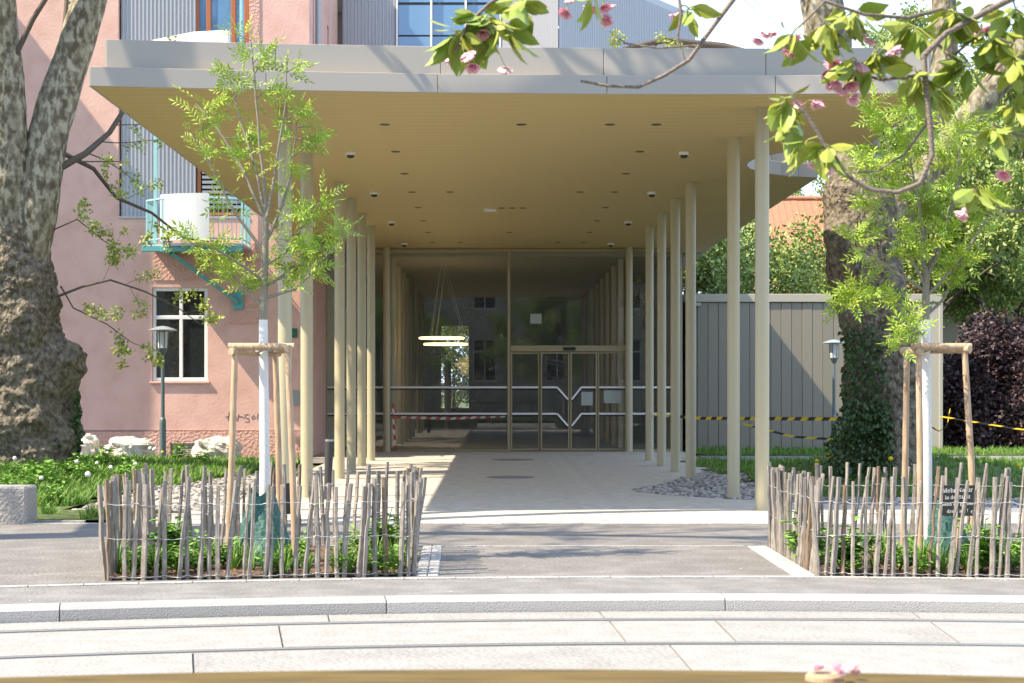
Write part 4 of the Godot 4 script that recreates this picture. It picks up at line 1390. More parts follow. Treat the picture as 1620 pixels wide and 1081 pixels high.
func leaf_mesh(w: float, l: float, fold: float, mb: MB, at: Transform3D) -> void:
	# pointed oval leaf along +z, folded on the midrib
	var q := [Vector3(0, 0, 0), Vector3(w * 0.42, fold, l * 0.28), Vector3(w * 0.5, fold * 1.2, l * 0.5), Vector3(w * 0.3, fold * 0.7, l * 0.78), Vector3(0, -l * 0.06, l)]
	var rib := [Vector3(0, 0, 0), Vector3(0, 0.0, l * 0.28), Vector3(0, 0, l * 0.5), Vector3(0, -l * 0.02, l * 0.78), Vector3(0, -l * 0.06, l)]
	for s in [-1.0, 1.0]:
		for k in 4:
			var a: Vector3 = at * rib[k]
			var b: Vector3 = at * rib[k + 1]
			var c: Vector3 = at * (q[k + 1] * Vector3(s, 1, 1))
			var e: Vector3 = at * (q[k] * Vector3(s, 1, 1))
			var up := at.basis.y
			if k < 3: mb.face(a, b, c, e, up)
			else:
				var nn := (b - a).cross(e - a).normalized()
				if nn.dot(up) < 0: nn = -nn
				mb.tri_n(a, b, e, nn, nn, nn)

func small_leaf(mb: MB, at: Transform3D, w: float, l: float) -> void:
	var a := at * Vector3(0, 0, 0)
	var b := at * Vector3(w * 0.5, w * 0.16, l * 0.5)
	var c := at * Vector3(0, -l * 0.08, l)
	var d := at * Vector3(-w * 0.5, w * 0.16, l * 0.5)
	mb.tri(a, b, c); mb.tri(a, c, d)

func spray(n: int, w: float, l: float, spread: float) -> MB:
	# loose clump of small leaves round the origin
	var mb := MB.new()
	for k in n:
		var dir := Vector3(rng.randf_range(-1, 1), rng.randf_range(-0.7, 1), rng.randf_range(-1, 1)).normalized()
		var p := dir * spread * sqrt(rng.randf())
		var z := (dir + Vector3(rng.randf_range(-1, 1), rng.randf_range(-1, 0.4), rng.randf_range(-1, 1)) * 0.9).normalized()
		var x := z.cross(Vector3(rng.randf_range(-0.6, 0.6), 1, rng.randf_range(-0.6, 0.6))).normalized()
		small_leaf(mb, Transform3D(Basis(x, z.cross(x), z), p), w * rng.randf_range(0.8, 1.2), l * rng.randf_range(0.8, 1.2))
	return mb

func aim(d: Vector3, roll: float, s: float) -> Basis:
	var z := d.normalized()
	var x := z.cross(Vector3(0.02, 1, 0.03)).normalized()
	var b := Basis(x, z.cross(x), z)
	return (b * Basis(Vector3(0, 0, 1), roll)).scaled(Vector3(s, s, s))

func tinted(mb: MB) -> Array:
	# the same clump in six slightly different greens
	var out: Array = []
	for k in 6:
		var v: float = [0.75, 0.9, 1.0, 1.08, 1.2, 0.85][k]
		mb.c.fill(Color(v * [1.0, 1.15, 0.88, 1.05, 1.1, 0.92][k], v, v * [0.9, 0.75, 1.05, 0.85, 0.7, 1.0][k]))
		out.append(mb.mesh(null))
	return out

func joined(called: String, vars: Array, xf: Array, m: Material, parent: Node) -> MeshInstance3D:
	var st := SurfaceTool.new()
	for t in xf:
		st.append_from(vars[rng.randi() % vars.size()], 0, t)
	st.set_material(m)
	return put(called, st.commit(), parent)

func crown(parent: Node, tips: Array, vars: Array, m: Material, each: int, jit: float, s0: float, s1: float, called := "crown") -> void:
	var xf: Array = []
	for t in tips:
		for k in each:
			var p: Vector3 = t[0] + Vector3(rng.randf_range(-1, 1), rng.randf_range(-1, 1), rng.randf_range(-1, 1)) * jit
			xf.append(Transform3D(aim(t[1] + Vector3(rng.randf_range(-1, 1), rng.randf_range(-1, 1), rng.randf_range(-1, 1)) * 0.5, rng.randf() * TAU, rng.randf_range(s0, s1)), p))
	joined(called, vars, xf, m, parent)

func build_planes() -> void:
	rng.seed = 101
	var lf := tinted(spray(7, 0.07, 0.085, 0.12))
	# --- left plane tree: swollen trunk, three limbs
	var B := Vector3(-8.62, mound(-8.62, 30.0), -30.0)
	var t := thing("plane_tree", B, "old plane tree with a swollen knobbly trunk at the left edge", "tree")
	var burls := [[Vector3(1.0, 2.05, 0.25), 0.5, 0.36], [Vector3(1.05, 1.65, 0.1), 0.34, 0.22], [Vector3(0.55, 0.85, 0.95), 0.4, 0.2], [Vector3(-0.1, 0.7, 1.0), 0.55, 0.24], [Vector3(-0.5, 1.6, 0.9), 0.5, 0.15], [Vector3(0.3, 2.6, 0.8), 0.5, 0.12], [Vector3(0.9, 0.6, 0.5), 0.4, 0.1]]
	put("trunk", burl_tube([Vector3(0, -0.4, 0), Vector3(0.02, 0.3, 0), Vector3(0.04, 1.3, 0), Vector3(-0.12, 2.4, 0), Vector3(-0.2, 3.3, 0), Vector3(-0.22, 4.2, 0), Vector3(-0.2, 5.0, 0), Vector3(-0.18, 5.8, 0)], [1.28, 1.08, 0.95, 0.86, 0.82, 0.7, 0.42, 0.06], 150, 36, 0.2, 0.85, burls, 4).mesh(M.burl_bark), t)
	var limbs := [[[Vector3(0.0, 3.1, 0.15), Vector3(0.3, 4.7, 0.1), Vector3(0.55, 6.2, 0), Vector3(1.0, 7.8, -0.2), Vector3(1.7, 10.5, -0.5), Vector3(2.6, 14.0, -1.0)], [0.42, 0.41, 0.36, 0.32, 0.24, 0.1]], [[Vector3(-0.25, 3.1, 0.25), Vector3(-0.2, 4.7, 0.25), Vector3(-0.15, 6.3, 0.3), Vector3(-0.2, 8.0, 0.5), Vector3(-0.4, 11.0, 0.8), Vector3(-0.3, 15.0, 1.0)], [0.42, 0.41, 0.36, 0.3, 0.22, 0.1]], [[Vector3(-0.6, 3.5, 0.1), Vector3(-0.9, 4.5, 0.1), Vector3(-1.15, 5.6, 0), Vector3(-1.6, 7.5, -0.2), Vector3(-2.6, 11.0, -0.4), Vector3(-4.0, 14.0, -0.8)], [0.5, 0.42, 0.36, 0.3, 0.2, 0.1]]]
	var tips: Array = []
	var tw := MB.new()
	var cfg := {"count": [6, 5, 3], "from": 0.45, "forward": 0.9, "lift": 0.15, "ratio": 0.42, "thin": 0.4, "keep": func(p: Vector3) -> bool: return p.y > 9.4 or p.x < 2.6}
	for l in limbs:
		put("limb", burl_tube(l[0], l[1], 32, 14, 0.09, 1.2, [], 7).mesh(M.plane_bark), t)
		shoots(tw, l[0], 0.2, 0, cfg, tips)
	# low boughs and hanging twigs in front of the wall
	var lows := [[Vector3(0.5, 5.35, 0.1), Vector3(0.8, 5.5, 0.0), Vector3(1.15, 5.75, -0.2), Vector3(1.5, 6.2, -0.6), Vector3(2.0, 7.2, -1.0), Vector3(2.6, 7.8, -1.3)], [Vector3(0.75, 5.75, 0), Vector3(1.25, 5.5, -0.4), Vector3(1.6, 5.0, -0.7), Vector3(2.2, 4.75, -1.0), Vector3(2.75, 4.3, -1.3), Vector3(3.2, 4.25, -1.5)], [Vector3(0.7, 3.1, 0.1), Vector3(1.2, 3.28, 0.2), Vector3(1.7, 3.4, 0.2), Vector3(2.3, 3.2, 0.1), Vector3(2.9, 2.9, 0), Vector3(3.3, 2.6, 0)], [Vector3(0.75, 3.3, 0), Vector3(1.0, 2.9, 0.1), Vector3(1.6, 2.6, 0), Vector3(2.1, 2.25, 0.1), Vector3(2.6, 2.1, 0)], [Vector3(0.6, 4.3, 0.1), Vector3(1.1, 4.5, 0.2), Vector3(1.6, 4.1, 0.2), Vector3(1.9, 3.9, 0.2)]]
	var lr := [0.085, 0.048, 0.026, 0.016, 0.016]
	var lt: Array = []
	var c2 := {"count": [6, 3], "from": 0.25, "forward": 0.8, "lift": -0.12, "ratio": 0.3, "thin": 0.45}
	for k in lows.size():
		tw.tube(lows[k], taper(lows[k].size(), lr[k], lr[k] * 0.3), 8, false)
		shoots(tw, lows[k], lr[k] * 0.5, 0, c2, lt)
	put("twigs", tw.mesh(M.twig_bark), t)
	crown(t, tips, lf, M.plane_leaf, 2, 0.25, 0.9, 1.5)
	var few: Array = []
	for k in lt.size():
		if k % 4 < 3: few.append(lt[k])
	crown(t, few, lf, M.plane_leaf, 1, 0.06, 0.6, 1.1, "low_leaves")
	ivy(t, [Vector3(0.95, 0.0, 0.35), Vector3(1.02, 1.3, 0.2)], 0.22, 260, "ivy")
	# --- right plane tree, leaning through the bite in the roof
	B = Vector3(6.47, mound(6.47, 27.4), -27.4)
	t = thing("plane_tree", B, "old plane tree with ivy on its trunk right of the canopy", "tree")
	burls = [[Vector3(-0.55, 2.4, 0.4), 0.5, 0.2], [Vector3(0.5, 1.5, 0.4), 0.5, 0.15], [Vector3(-0.7, 3.8, 0.3), 0.45, 0.2], [Vector3(-0.5, 3.2, 0.6), 0.4, 0.14]]
	put("trunk", burl_tube([Vector3(0.05, -0.4, 0), Vector3(0.05, 0.25, 0), Vector3(0.02, 1.2, 0), Vector3(0.0, 2.3, 0), Vector3(-0.25, 3.3, 0), Vector3(-0.33, 4.3, 0), Vector3(-0.3, 5.1, 0)], [0.98, 0.72, 0.62, 0.56, 0.58, 0.6, 0.4], 130, 36, 0.16, 0.9, burls, 13).mesh(M.burl_bark), t)
	limbs = [[[Vector3(-0.25, 4.3, 0.0), Vector3(-0.45, 5.4, 0), Vector3(-0.75, 6.6, -0.1), Vector3(-1.0, 8.5, -0.3), Vector3(-1.4, 12.0, -0.5), Vector3(-1.8, 15.0, -0.6)], [0.5, 0.42, 0.38, 0.34, 0.22, 0.1]], [[Vector3(0.15, 4.2, 0.0), Vector3(0.75, 4.9, 0.2), Vector3(1.35, 5.7, 0.4), Vector3(2.1, 6.7, 0.6), Vector3(3.6, 8.6, 0.8), Vector3(5.5, 12.0, 1.0)], [0.4, 0.27, 0.23, 0.21, 0.16, 0.08]], [[Vector3(0.2, 4.4, -0.2), Vector3(0.9, 5.7, -0.5), Vector3(1.25, 6.8, -0.7), Vector3(1.3, 8.6, -0.9), Vector3(1.2, 12.0, -1.0), Vector3(1.4, 15.0, -1.2)], [0.35, 0.26, 0.22, 0.2, 0.14, 0.08]]]
	tips = []
	tw = MB.new()
	cfg.keep = func(p: Vector3) -> bool: return p.y > 6.3 and not (p.x < 0.5 and p.z > 2.0)
	for l in limbs:
		put("limb", burl_tube(l[0], l[1], 30, 14, 0.09, 1.2, [], 17).mesh(M.plane_bark), t)
		shoots(tw, l[0], 0.2, 0, cfg, tips)
	var bough := [Vector3(-0.9, 6.7, -0.2), Vector3(-1.7, 6.75, -0.2), Vector3(-2.6, 7.0, -0.1), Vector3(-3.6, 7.1, 0.0), Vector3(-4.4, 6.9, 0.1)]
	tw.tube(bough, taper(5, 0.14, 0.03), 8, false)
	lt = []
	shoots(tw, bough, 0.06, 0, c2, lt)
	put("twigs", tw.mesh(M.twig_bark), t)
	crown(t, tips, lf, M.plane_leaf, 2, 0.3, 0.9, 1.5)
	crown(t, lt, lf, M.plane_leaf, 1, 0.06, 0.5, 0.9, "low_leaves")
	ivy(t, [Vector3(-0.5, -0.2, 0.75), Vector3(-0.45, 0.5, 0.6), Vector3(-0.35, 1.0, 0.55), Vector3(-0.4, 2.3, 0.45)], 0.55, 2100, "ivy")
	# --- plane tree beside the street, outside the picture: its boughs throw the streaks on roof edge and paving
	B = Vector3(-9.6, 0, -16.6)
	t = thing("plane_tree", B, "street plane tree left of the picture that shades the canopy edge", "tree")
	tips = []
	tw = MB.new()
	put("trunk", burl_tube([Vector3(0, -0.2, 0), Vector3(0, 2, 0), Vector3(0.1, 4, 0), Vector3(0.3, 6.2, 0), Vector3(0.6, 8.5, 0)], [0.5, 0.42, 0.38, 0.34, 0.2], 28, 10, 0.08, 1.2, [], 5).mesh(M.plane_bark), t)
	cfg.keep = func(p: Vector3) -> bool: return p.y > 7.6
	cfg.count = [13, 6, 3]
	cfg.ratio = 0.33
	cfg.thin = 0.55
	for l in [[Vector3(0.3, 6, 0), Vector3(2.6, 10.2, -2.0), Vector3(6.1, 11.6, -2.6), Vector3(10.1, 12.4, -2.8), Vector3(12.4, 12.9, -3.0)], [Vector3(0.4, 6.8, 0), Vector3(1.8, 12.0, -1.8), Vector3(5.6, 14.0, -2.0), Vector3(9.6, 15.2, -2.2)], [Vector3(0.5, 7.6, 0), Vector3(0.2, 11, 1), Vector3(-0.5, 15, 2)], [Vector3(0.3, 6, 0), Vector3(2.2, 9.0, 0.6), Vector3(4.6, 10.8, 1.6), Vector3(6.4, 12.6, 2.0)], [Vector3(0.3, 6.2, 0), Vector3(3.0, 9.2, -3.2), Vector3(6.6, 10.2, -3.4), Vector3(9.8, 10.8, -3.2)], [Vector3(0.3, 6.4, 0), Vector3(-2, 9, -1), Vector3(-4, 12, -2)]]:
		var mb := burl_tube(l, taper(l.size(), 0.2, 0.05), 16, 8, 0.07, 1.4, [], 6)
		put("limb", mb.mesh(M.plane_bark), t)
		shoots(tw, l, 0.13, 0, cfg, tips)
	put("twigs", tw.mesh(M.twig_bark), t)
	var some: Array = []
	for k in tips.size():
		if k % 5 == 0 and wob.get_noise_3dv(tips[k][0] * Vector3(55, 55, 160)) > 0.0: some.append(tips[k])
	crown(t, some, lf, M.plane_leaf, 1, 0.2, 0.8, 1.3)

func ivy(parent: Node, line: Array, r: float, n: int, called: String) -> void:
	var base := MB.new()
	small_leaf(base, Transform3D.IDENTITY, 0.07, 0.08)
	var xf: Array = []
	for k in n:
		var s := pow(rng.randf(), 1.35) * (line.size() - 1)
		var i := mini(int(s), line.size() - 2)
		var p: Vector3 = line[i].lerp(line[i + 1], s - i)
		var w := 1.0 - 0.5 * s / (line.size() - 1)
		p += Vector3(rng.randf_range(-1, 1) * r * w, rng.randf_range(-0.15, 0.15), rng.randf_range(-0.6, 0.6) * r)
		# push out to the bark surface
		var c := Vector3(0.02, p.y, 0)
		var out := (p - c) * Vector3(1, 0, 1)
		var rr := 0.68 if n > 600 else 1.02
		p = c + out.normalized() * maxf(out.length(), rr * (1.12 - 0.06 * p.y)) + Vector3(0, 0, 0.02)
		xf.append(Transform3D(aim(out.normalized() * 0.6 + Vector3(rng.randf_range(-0.5, 0.5), -0.7, rng.randf_range(-0.5, 0.5)), rng.randf() * TAU, rng.randf_range(0.7, 1.3)), p))
	joined(called, tinted(base), xf, M.ivy_leaf, parent)

func bush_tree(called: String, at: Vector3, h: float, w: float, leaf: Material, n: int, label: String, group: String, sd: int, low := 0.25, lsize := 0.13) -> void:
	rng.seed = sd
	var t := thing(called, at, label, "shrub" if called.contains("shrub") else "tree", group)
	var mb := MB.new()
	var tips: Array = []
	var trunk := branch_line(Vector3.ZERO, Vector3(0, 1, 0), h * 0.75, 6, 0.07, 0.1)
	mb.tube(trunk, taper(7, h * 0.022, h * 0.008), 8, false)
	shoots(mb, trunk, h * 0.016, 0, {"count": [11, 5, 2], "from": low, "forward": 0.5, "lift": 0.3, "ratio": 0.55 * w / h * 2.0, "thin": 0.5}, tips)
	put("trunk", mb.mesh(M.twig_bark), t)
	var per := maxi(1, int(float(n) / maxf(1.0, tips.size())))
	crown(t, tips, tinted(spray(11, lsize * 0.7, lsize, lsize * 2.6)), leaf, per, lsize * 2.2, 0.8, 1.5)

func dome_shrub(at: Vector3, rad: Vector3, m: Material, n: int, label: String, sd: int, lsize: float) -> void:
	rng.seed = sd
	var t := thing("purple_shrub", at, label, "shrub")
	var mb := MB.new()
	var nz := FastNoiseLite.new()
	nz.seed = sd
	nz.frequency = 0.55
	var tips: Array = []
	for k in 26:
		var a := rng.randf() * TAU
		var el := rng.randf_range(0.25, 1.4)
		var e := Vector3(cos(a) * cos(el) * rad.x, sin(el) * rad.y * 1.5, sin(a) * cos(el) * rad.z) * 0.85
		var ln := branch_line(Vector3(cos(a), 0, sin(a)) * 0.2, e, e.length(), 5, 0.08, 0.05)
		mb.tube(ln, taper(6, 0.05, 0.012), 6, false)
	while tips.size() < n:
		var p := Vector3(rng.randf_range(-1, 1), rng.randf_range(0.0, 1), rng.randf_range(-1, 1))
		var q := p.length()
		if q > 1.0 or q < 0.55: continue
		var w := p * Vector3(rad.x, rad.y * 2.0, rad.z)
		if q > 0.84 + 0.35 * nz.get_noise_3dv(w * 1.5): continue
		if nz.get_noise_3dv(w * 3.2 + Vector3(40, 0, 0)) < -0.28: continue
		tips.append([w, (p + Vector3(0, -0.2, 0)).normalized()])
	put("stems", mb.mesh(M.twig_bark), t)
	crown(t, tips, tinted(spray(10, lsize * 0.8, lsize, lsize * 2.0)), m, 1, 0.05, 0.8, 1.4)

func build_backdrop() -> void:
	bush_tree("garden_tree", Vector3(8.3, 0, -54), 7.4, 4.6, M.tree_leaf, 1500, "light green leafy tree directly behind the annex", "trees behind the annex", 31)
	bush_tree("garden_tree", Vector3(10.6, 0, -56), 6.6, 4.6, M.tree_leaf, 1300, "leafy tree behind the annex before the red tile roof", "trees behind the annex", 32)
	bush_tree("garden_tree", Vector3(14.2, 0, -53), 11.5, 5.6, M.tree_leaf, 3600, "tall loose tree between the right trunk and the purple shrub", "trees behind the annex", 33, 0.35)
	bush_tree("garden_tree", Vector3(18.0, 0, -56), 13.5, 6.4, M.tree_leaf, 3600, "tall tree at the right edge behind the purple shrub", "trees behind the annex", 34, 0.3)
	bush_tree("garden_tree", Vector3(13.0, 0, -74), 15.5, 8.0, M.tree_leaf, 3200, "far tall tree behind the red tile roof", "trees behind the annex", 36, 0.3)
	bush_tree("garden_tree", Vector3(16.4, 0, -62), 16.5, 8.0, M.tree_leaf, 4200, "very tall tree between the tile roof and the right edge", "trees behind the annex", 43, 0.25)
	bush_tree("garden_tree", Vector3(21.0, 0, -60), 15.0, 8.0, M.tree_leaf, 3600, "tall tree beyond the right picture edge behind the shrubs", "trees behind the annex", 44, 0.25)
	dome_shrub(Vector3(14.6, 0, -46.8), Vector3(2.4, 2.1, 2.0), M.purple_leaf, 2400, "dark purple leaved shrub right of the annex behind the staked sapling", 35, 0.12)
	dome_shrub(Vector3(18.6, 0, -48.5), Vector3(2.6, 1.9, 2.0), M.purple_leaf, 1800, "second dark purple shrub at the right picture edge", 37, 0.12)
	bush_tree("garden_tree", Vector3(-1.6, 0, -71.4), 4.6, 5.0, M.tree_leaf, 3600, "sunlit green tree seen through the window at the end of the lobby", "", 39, 0.03)
	bush_tree("street_tree", Vector3(4.5, -0.1, 9.0), 8.0, 5.0, M.tree_leaf, 1800, "leafy tree across the street mirrored in the glass doors", "", 41, 0.3)
	bush_tree("street_tree", Vector3(-6.5, -0.1, 10.0), 7.0, 4.5, M.tree_leaf, 1600, "second leafy tree across the street mirrored in the lobby glass", "", 42, 0.3)
	rng.seed = 5
	var hg := func(x: float, d: float) -> bool: return true
	var mb := MB.new()
	mb.poly([Vector2(-22, -16.8), Vector2(22, -16.8), Vector2(22, -4.5), Vector2(-22, -4.5)], -0.03)
	struct("verge", mb.mesh(M.turf))

const SAPL := [[[0.018,3.231],[-0.035,3.874],[-0.088,4.517],[-0.117,4.833]],[[0.018,3.173],[-0.222,3.687],[-0.485,4.096],[-0.672,4.295]],[[0.012,2.851],[-0.281,3.278],[-0.485,3.687],[-0.643,3.962]],[[0.018,3.161],[0.129,3.746],[0.216,4.272],[0.24,4.646]],[[0.012,2.968],[0.216,3.453],[0.292,3.921],[0.31,4.254]],[[0.0,2.459],[0.304,2.553],[0.596,2.869],[0.748,3.044]],[[-0.006,2.617],[-0.193,2.763],[-0.409,2.892],[-0.585,2.927]],[[-0.006,2.378],[-0.164,2.518],[-0.269,2.646],[-0.327,2.763]],[[0.018,3.219],[-0.117,3.746],[-0.269,4.225],[-0.386,4.587]],[[0.012,2.763],[0.187,2.88],[0.421,3.202],[0.509,3.348]],[[0.006,2.559],[0.129,2.646],[0.257,2.763],[0.362,2.775]]]
const SAPR := [[[-0.012,2.705],[-0.152,3.29],[-0.327,3.816],[-0.474,4.237]],[[-0.012,2.763],[0.023,3.348],[0.082,3.874],[0.14,4.254]],[[-0.012,2.646],[0.199,3.173],[0.316,3.64],[0.374,4.108]],[[-0.012,2.559],[-0.21,2.88],[-0.474,3.29],[-0.678,3.699]],[[-0.006,2.471],[0.257,2.763],[0.462,3.114],[0.608,3.406]],[[-0.018,2.354],[-0.269,2.413],[-0.503,2.471],[-0.737,2.401]],[[-0.006,2.296],[0.199,2.471],[0.316,2.705],[0.433,2.88]],[[-0.012,2.646],[-0.094,3.29],[-0.199,3.699],[-0.24,4.108]],[[-0.018,2.12],[-0.152,2.179],[-0.269,2.033],[-0.357,2.015]],[[-0.012,2.53],[-0.386,2.763],[-0.62,2.939],[-0.737,3.056]],[[-0.012,2.588],[0.14,2.997],[0.228,3.465],[0.257,3.933]]]
const CHB := [[[0.854,2.958],[0.764,2.838],[0.704,2.758],[0.624,2.648],[0.544,2.598],[0.464,2.562],[0.364,2.566],[0.28,2.582]],[[0.624,2.648],[0.654,2.694],[0.524,2.686],[0.414,2.702]],[[0.58,2.918],[0.6,2.798],[0.588,2.718],[0.614,2.642]],[[0.204,2.958],[0.084,2.878],[-0.006,2.818],[-0.072,2.754],[-0.116,2.662]],[[0.424,2.958],[0.364,2.878],[0.304,2.838],[0.244,2.854]],[[1.964,3.078],[1.724,2.878],[1.534,2.778],[1.404,2.706],[1.336,2.638],[1.344,2.518],[1.356,2.428],[1.362,2.328],[1.324,2.242],[1.254,2.214],[1.174,2.222],[1.094,2.268],[1.044,2.328],[1.004,2.408],[0.968,2.462],[0.93,2.508]],[[1.396,2.538],[1.384,2.448],[1.328,2.362],[1.244,2.31],[1.134,2.302]],[[1.534,2.778],[1.404,2.794],[1.284,2.754],[1.144,2.758],[1.024,2.798],[0.954,2.728]],[[1.344,2.598],[1.244,2.594],[1.188,2.622],[1.124,2.668]],[[1.964,2.358],[1.724,2.382],[1.624,2.402],[1.554,2.428]],[[1.404,2.706],[1.444,2.648],[1.524,2.718],[1.624,2.678]],[[1.844,2.918],[1.684,2.758],[1.644,2.658],[1.594,2.598]],[[1.964,2.238],[1.764,2.178],[1.644,2.168],[1.564,2.194]]]
const CHL := [[-0.036,2.778,12,0.09],[-0.116,2.728,6,0.06],[0.044,2.728,10,0.08],[-0.066,2.688,5,0.05],[0.104,2.798,5,0.06],[0.944,2.718,5,0.06],[1.044,2.728,8,0.07],[1.134,2.798,9,0.08],[1.244,2.718,8,0.07],[1.324,2.778,7,0.07],[1.134,2.648,5,0.05],[1.324,2.588,10,0.07],[1.444,2.778,9,0.08],[1.564,2.718,9,0.08],[1.644,2.778,8,0.08],[1.624,2.618,7,0.07],[1.504,2.618,6,0.07],[0.924,2.518,6,0.056],[0.968,2.468,4,0.044],[0.954,2.358,5,0.05],[1.044,2.358,4,0.05],[1.494,2.238,6,0.044],[1.554,2.408,5,0.05],[1.644,2.538,4,0.06],[0.644,2.828,3,0.05],[0.324,2.828,3,0.05],[1.644,2.438,3,0.05],[1.404,2.578,6,0.06]]
const CHF := [[-0.14,2.674],[-0.086,2.654],[-0.076,2.718],[0.044,2.642],[-0.012,2.734],[0.354,2.814],[0.374,2.782],[0.334,2.828],[0.234,2.788],[0.244,2.828],[0.6,2.822],[0.944,2.674],[0.888,2.742],[1.114,2.558],[1.088,2.574],[1.13,2.528],[1.254,2.674],[1.114,2.658],[1.184,2.698],[1.154,2.718],[1.088,2.648],[1.564,2.738],[1.536,2.748],[1.064,2.314],[1.034,2.328],[0.964,2.508],[1.644,2.298],[1.514,2.188],[1.484,2.168],[1.534,2.228],[1.334,2.528],[1.024,2.508],[1.164,2.638],[1.604,2.658],[0.944,2.728]]

# ---------------------------------------------------------------- beds, fences, saplings
func pale_mesh(sd: int, h: float, w: float, m: Material) -> Mesh:
	# one cleft chestnut pale: slightly bent, flat faced, blunt top
	var r := RandomNumberGenerator.new()
	r.seed = sd
	var mb := MB.new()
	var n := 6
	var bx := r.randf_range(-0.012, 0.012)
	var rings: Array = []
	for k in n + 1:
		var f := float(k) / n
		var c := Vector3(sin(f * PI) * bx + r.randf_range(-0.002, 0.002), f * h, sin(f * PI) * r.randf_range(-0.01, 0.01))
		var ww := w * (1.0 - 0.18 * f) * r.randf_range(0.9, 1.1)
		var ring: Array = []
		var sh := [Vector2(-0.5, -0.34), Vector2(0.42, -0.4), Vector2(0.52, 0.2), Vector2(0.02, 0.46), Vector2(-0.46, 0.26)]
		for s in sh: ring.append(c + Vector3(s.x * ww, 0, s.y * ww))
		rings.append(ring)
	for k in n:
		for j in 5:
			var j2 := (j + 1) % 5
			var o: Vector3 = (rings[k][j] + rings[k][j2]) * 0.5 - (rings[k][0] + rings[k][2] + rings[k][4]) / 3.0
			mb.face(rings[k][j], rings[k][j2], rings[k + 1][j2], rings[k + 1][j], o)
	for j in range(1, 4):
		mb.tri_n(rings[n][0], rings[n][j], rings[n][j + 1], Vector3.UP, Vector3.UP, Vector3.UP)
	return mb.mesh(m)

func build_fence(path: Array, label: String, sd: int) -> void:
	rng.seed = sd
	var f := thing("paling_fence", Vector3(path[0].x, 0, -path[0].y), label, "fence")
	var off := Vector3(-path[0].x, 0, path[0].y)
	var vars: Array = []
	for k in 14:
		vars.append(pale_mesh(sd + k, rng.randf_range(0.78, 0.9), rng.randf_range(0.033, 0.047), [M.pale_grey, M.pale_grey, M.pale_light, M.pale_grey, M.pale_light, M.pale_grey, M.pale_brown][k % 7]))
	var wires := [MB.new(), MB.new(), MB.new()]
	var last: Array = []
	var hs := [0.05, 0.37, 0.66]
	for s in path.size() - 1:
		var a: Vector2 = path[s]
		var b: Vector2 = path[s + 1]
		var n := int(a.distance_to(b) / 0.086)
		var lean := rng.randf_range(-0.02, 0.02)
		for k in n:
			var q := a.lerp(b, (k + rng.randf_range(0.2, 0.8)) / n)
			var o := put("pale", vars[rng.randi() % 14], f, Vector3(q.x, -0.015, -q.y + rng.randf_range(-0.02, 0.02)) + off)
			lean = clampf(lean + rng.randf_range(-0.05, 0.05), -0.08, 0.08)
			o.rotation = Vector3(rng.randf_range(-0.07, 0.07), rng.randf() * TAU, 0)
			o.rotate_z(lean + rng.randf_range(-0.03, 0.03))
			var pts: Array = []
			for w in 3:
				pts.append(o.position + o.basis.y * hs[w] + Vector3(0, rng.randf_range(-0.012, 0.012), 0.026))
			if last.size() > 0:
				for w in 3:
					var mid: Vector3 = (last[w] + pts[w]) * 0.5 + Vector3(0, -0.008, rng.randf_range(-0.03, 0.0))
					wires[w].tube([last[w], mid, pts[w]], [0.0028, 0.0028, 0.0028], 4, false)
			last = pts
	for w in 3: put("wire", wires[w].mesh(M.wire), f)

func ash_spray() -> MB:
	# a pinnate leaf: paired narrow leaflets along a stalk, along +z
	var mb := MB.new()
	mb.tube([Vector3.ZERO, Vector3(0, -0.005, 0.16)], [0.0018, 0.001], 4, false)
	for k in 4:
		for s in [-1.0, 1.0]:
			var z := Vector3(s * 0.85, -0.1 + rng.randf_range(-0.2, 0.2), 0.7 + rng.randf_range(-0.2, 0.2)).normalized()
			var x := z.cross(Vector3(rng.randf_range(-0.4, 0.4), 1, 0)).normalized()
			small_leaf(mb, Transform3D(Basis(x, z.cross(x), z), Vector3(0, -0.002, 0.03 + k * 0.036)), 0.017, 0.058)
	small_leaf(mb, Transform3D(Basis.IDENTITY, Vector3(0, -0.005, 0.155)), 0.022, 0.075)
	return mb

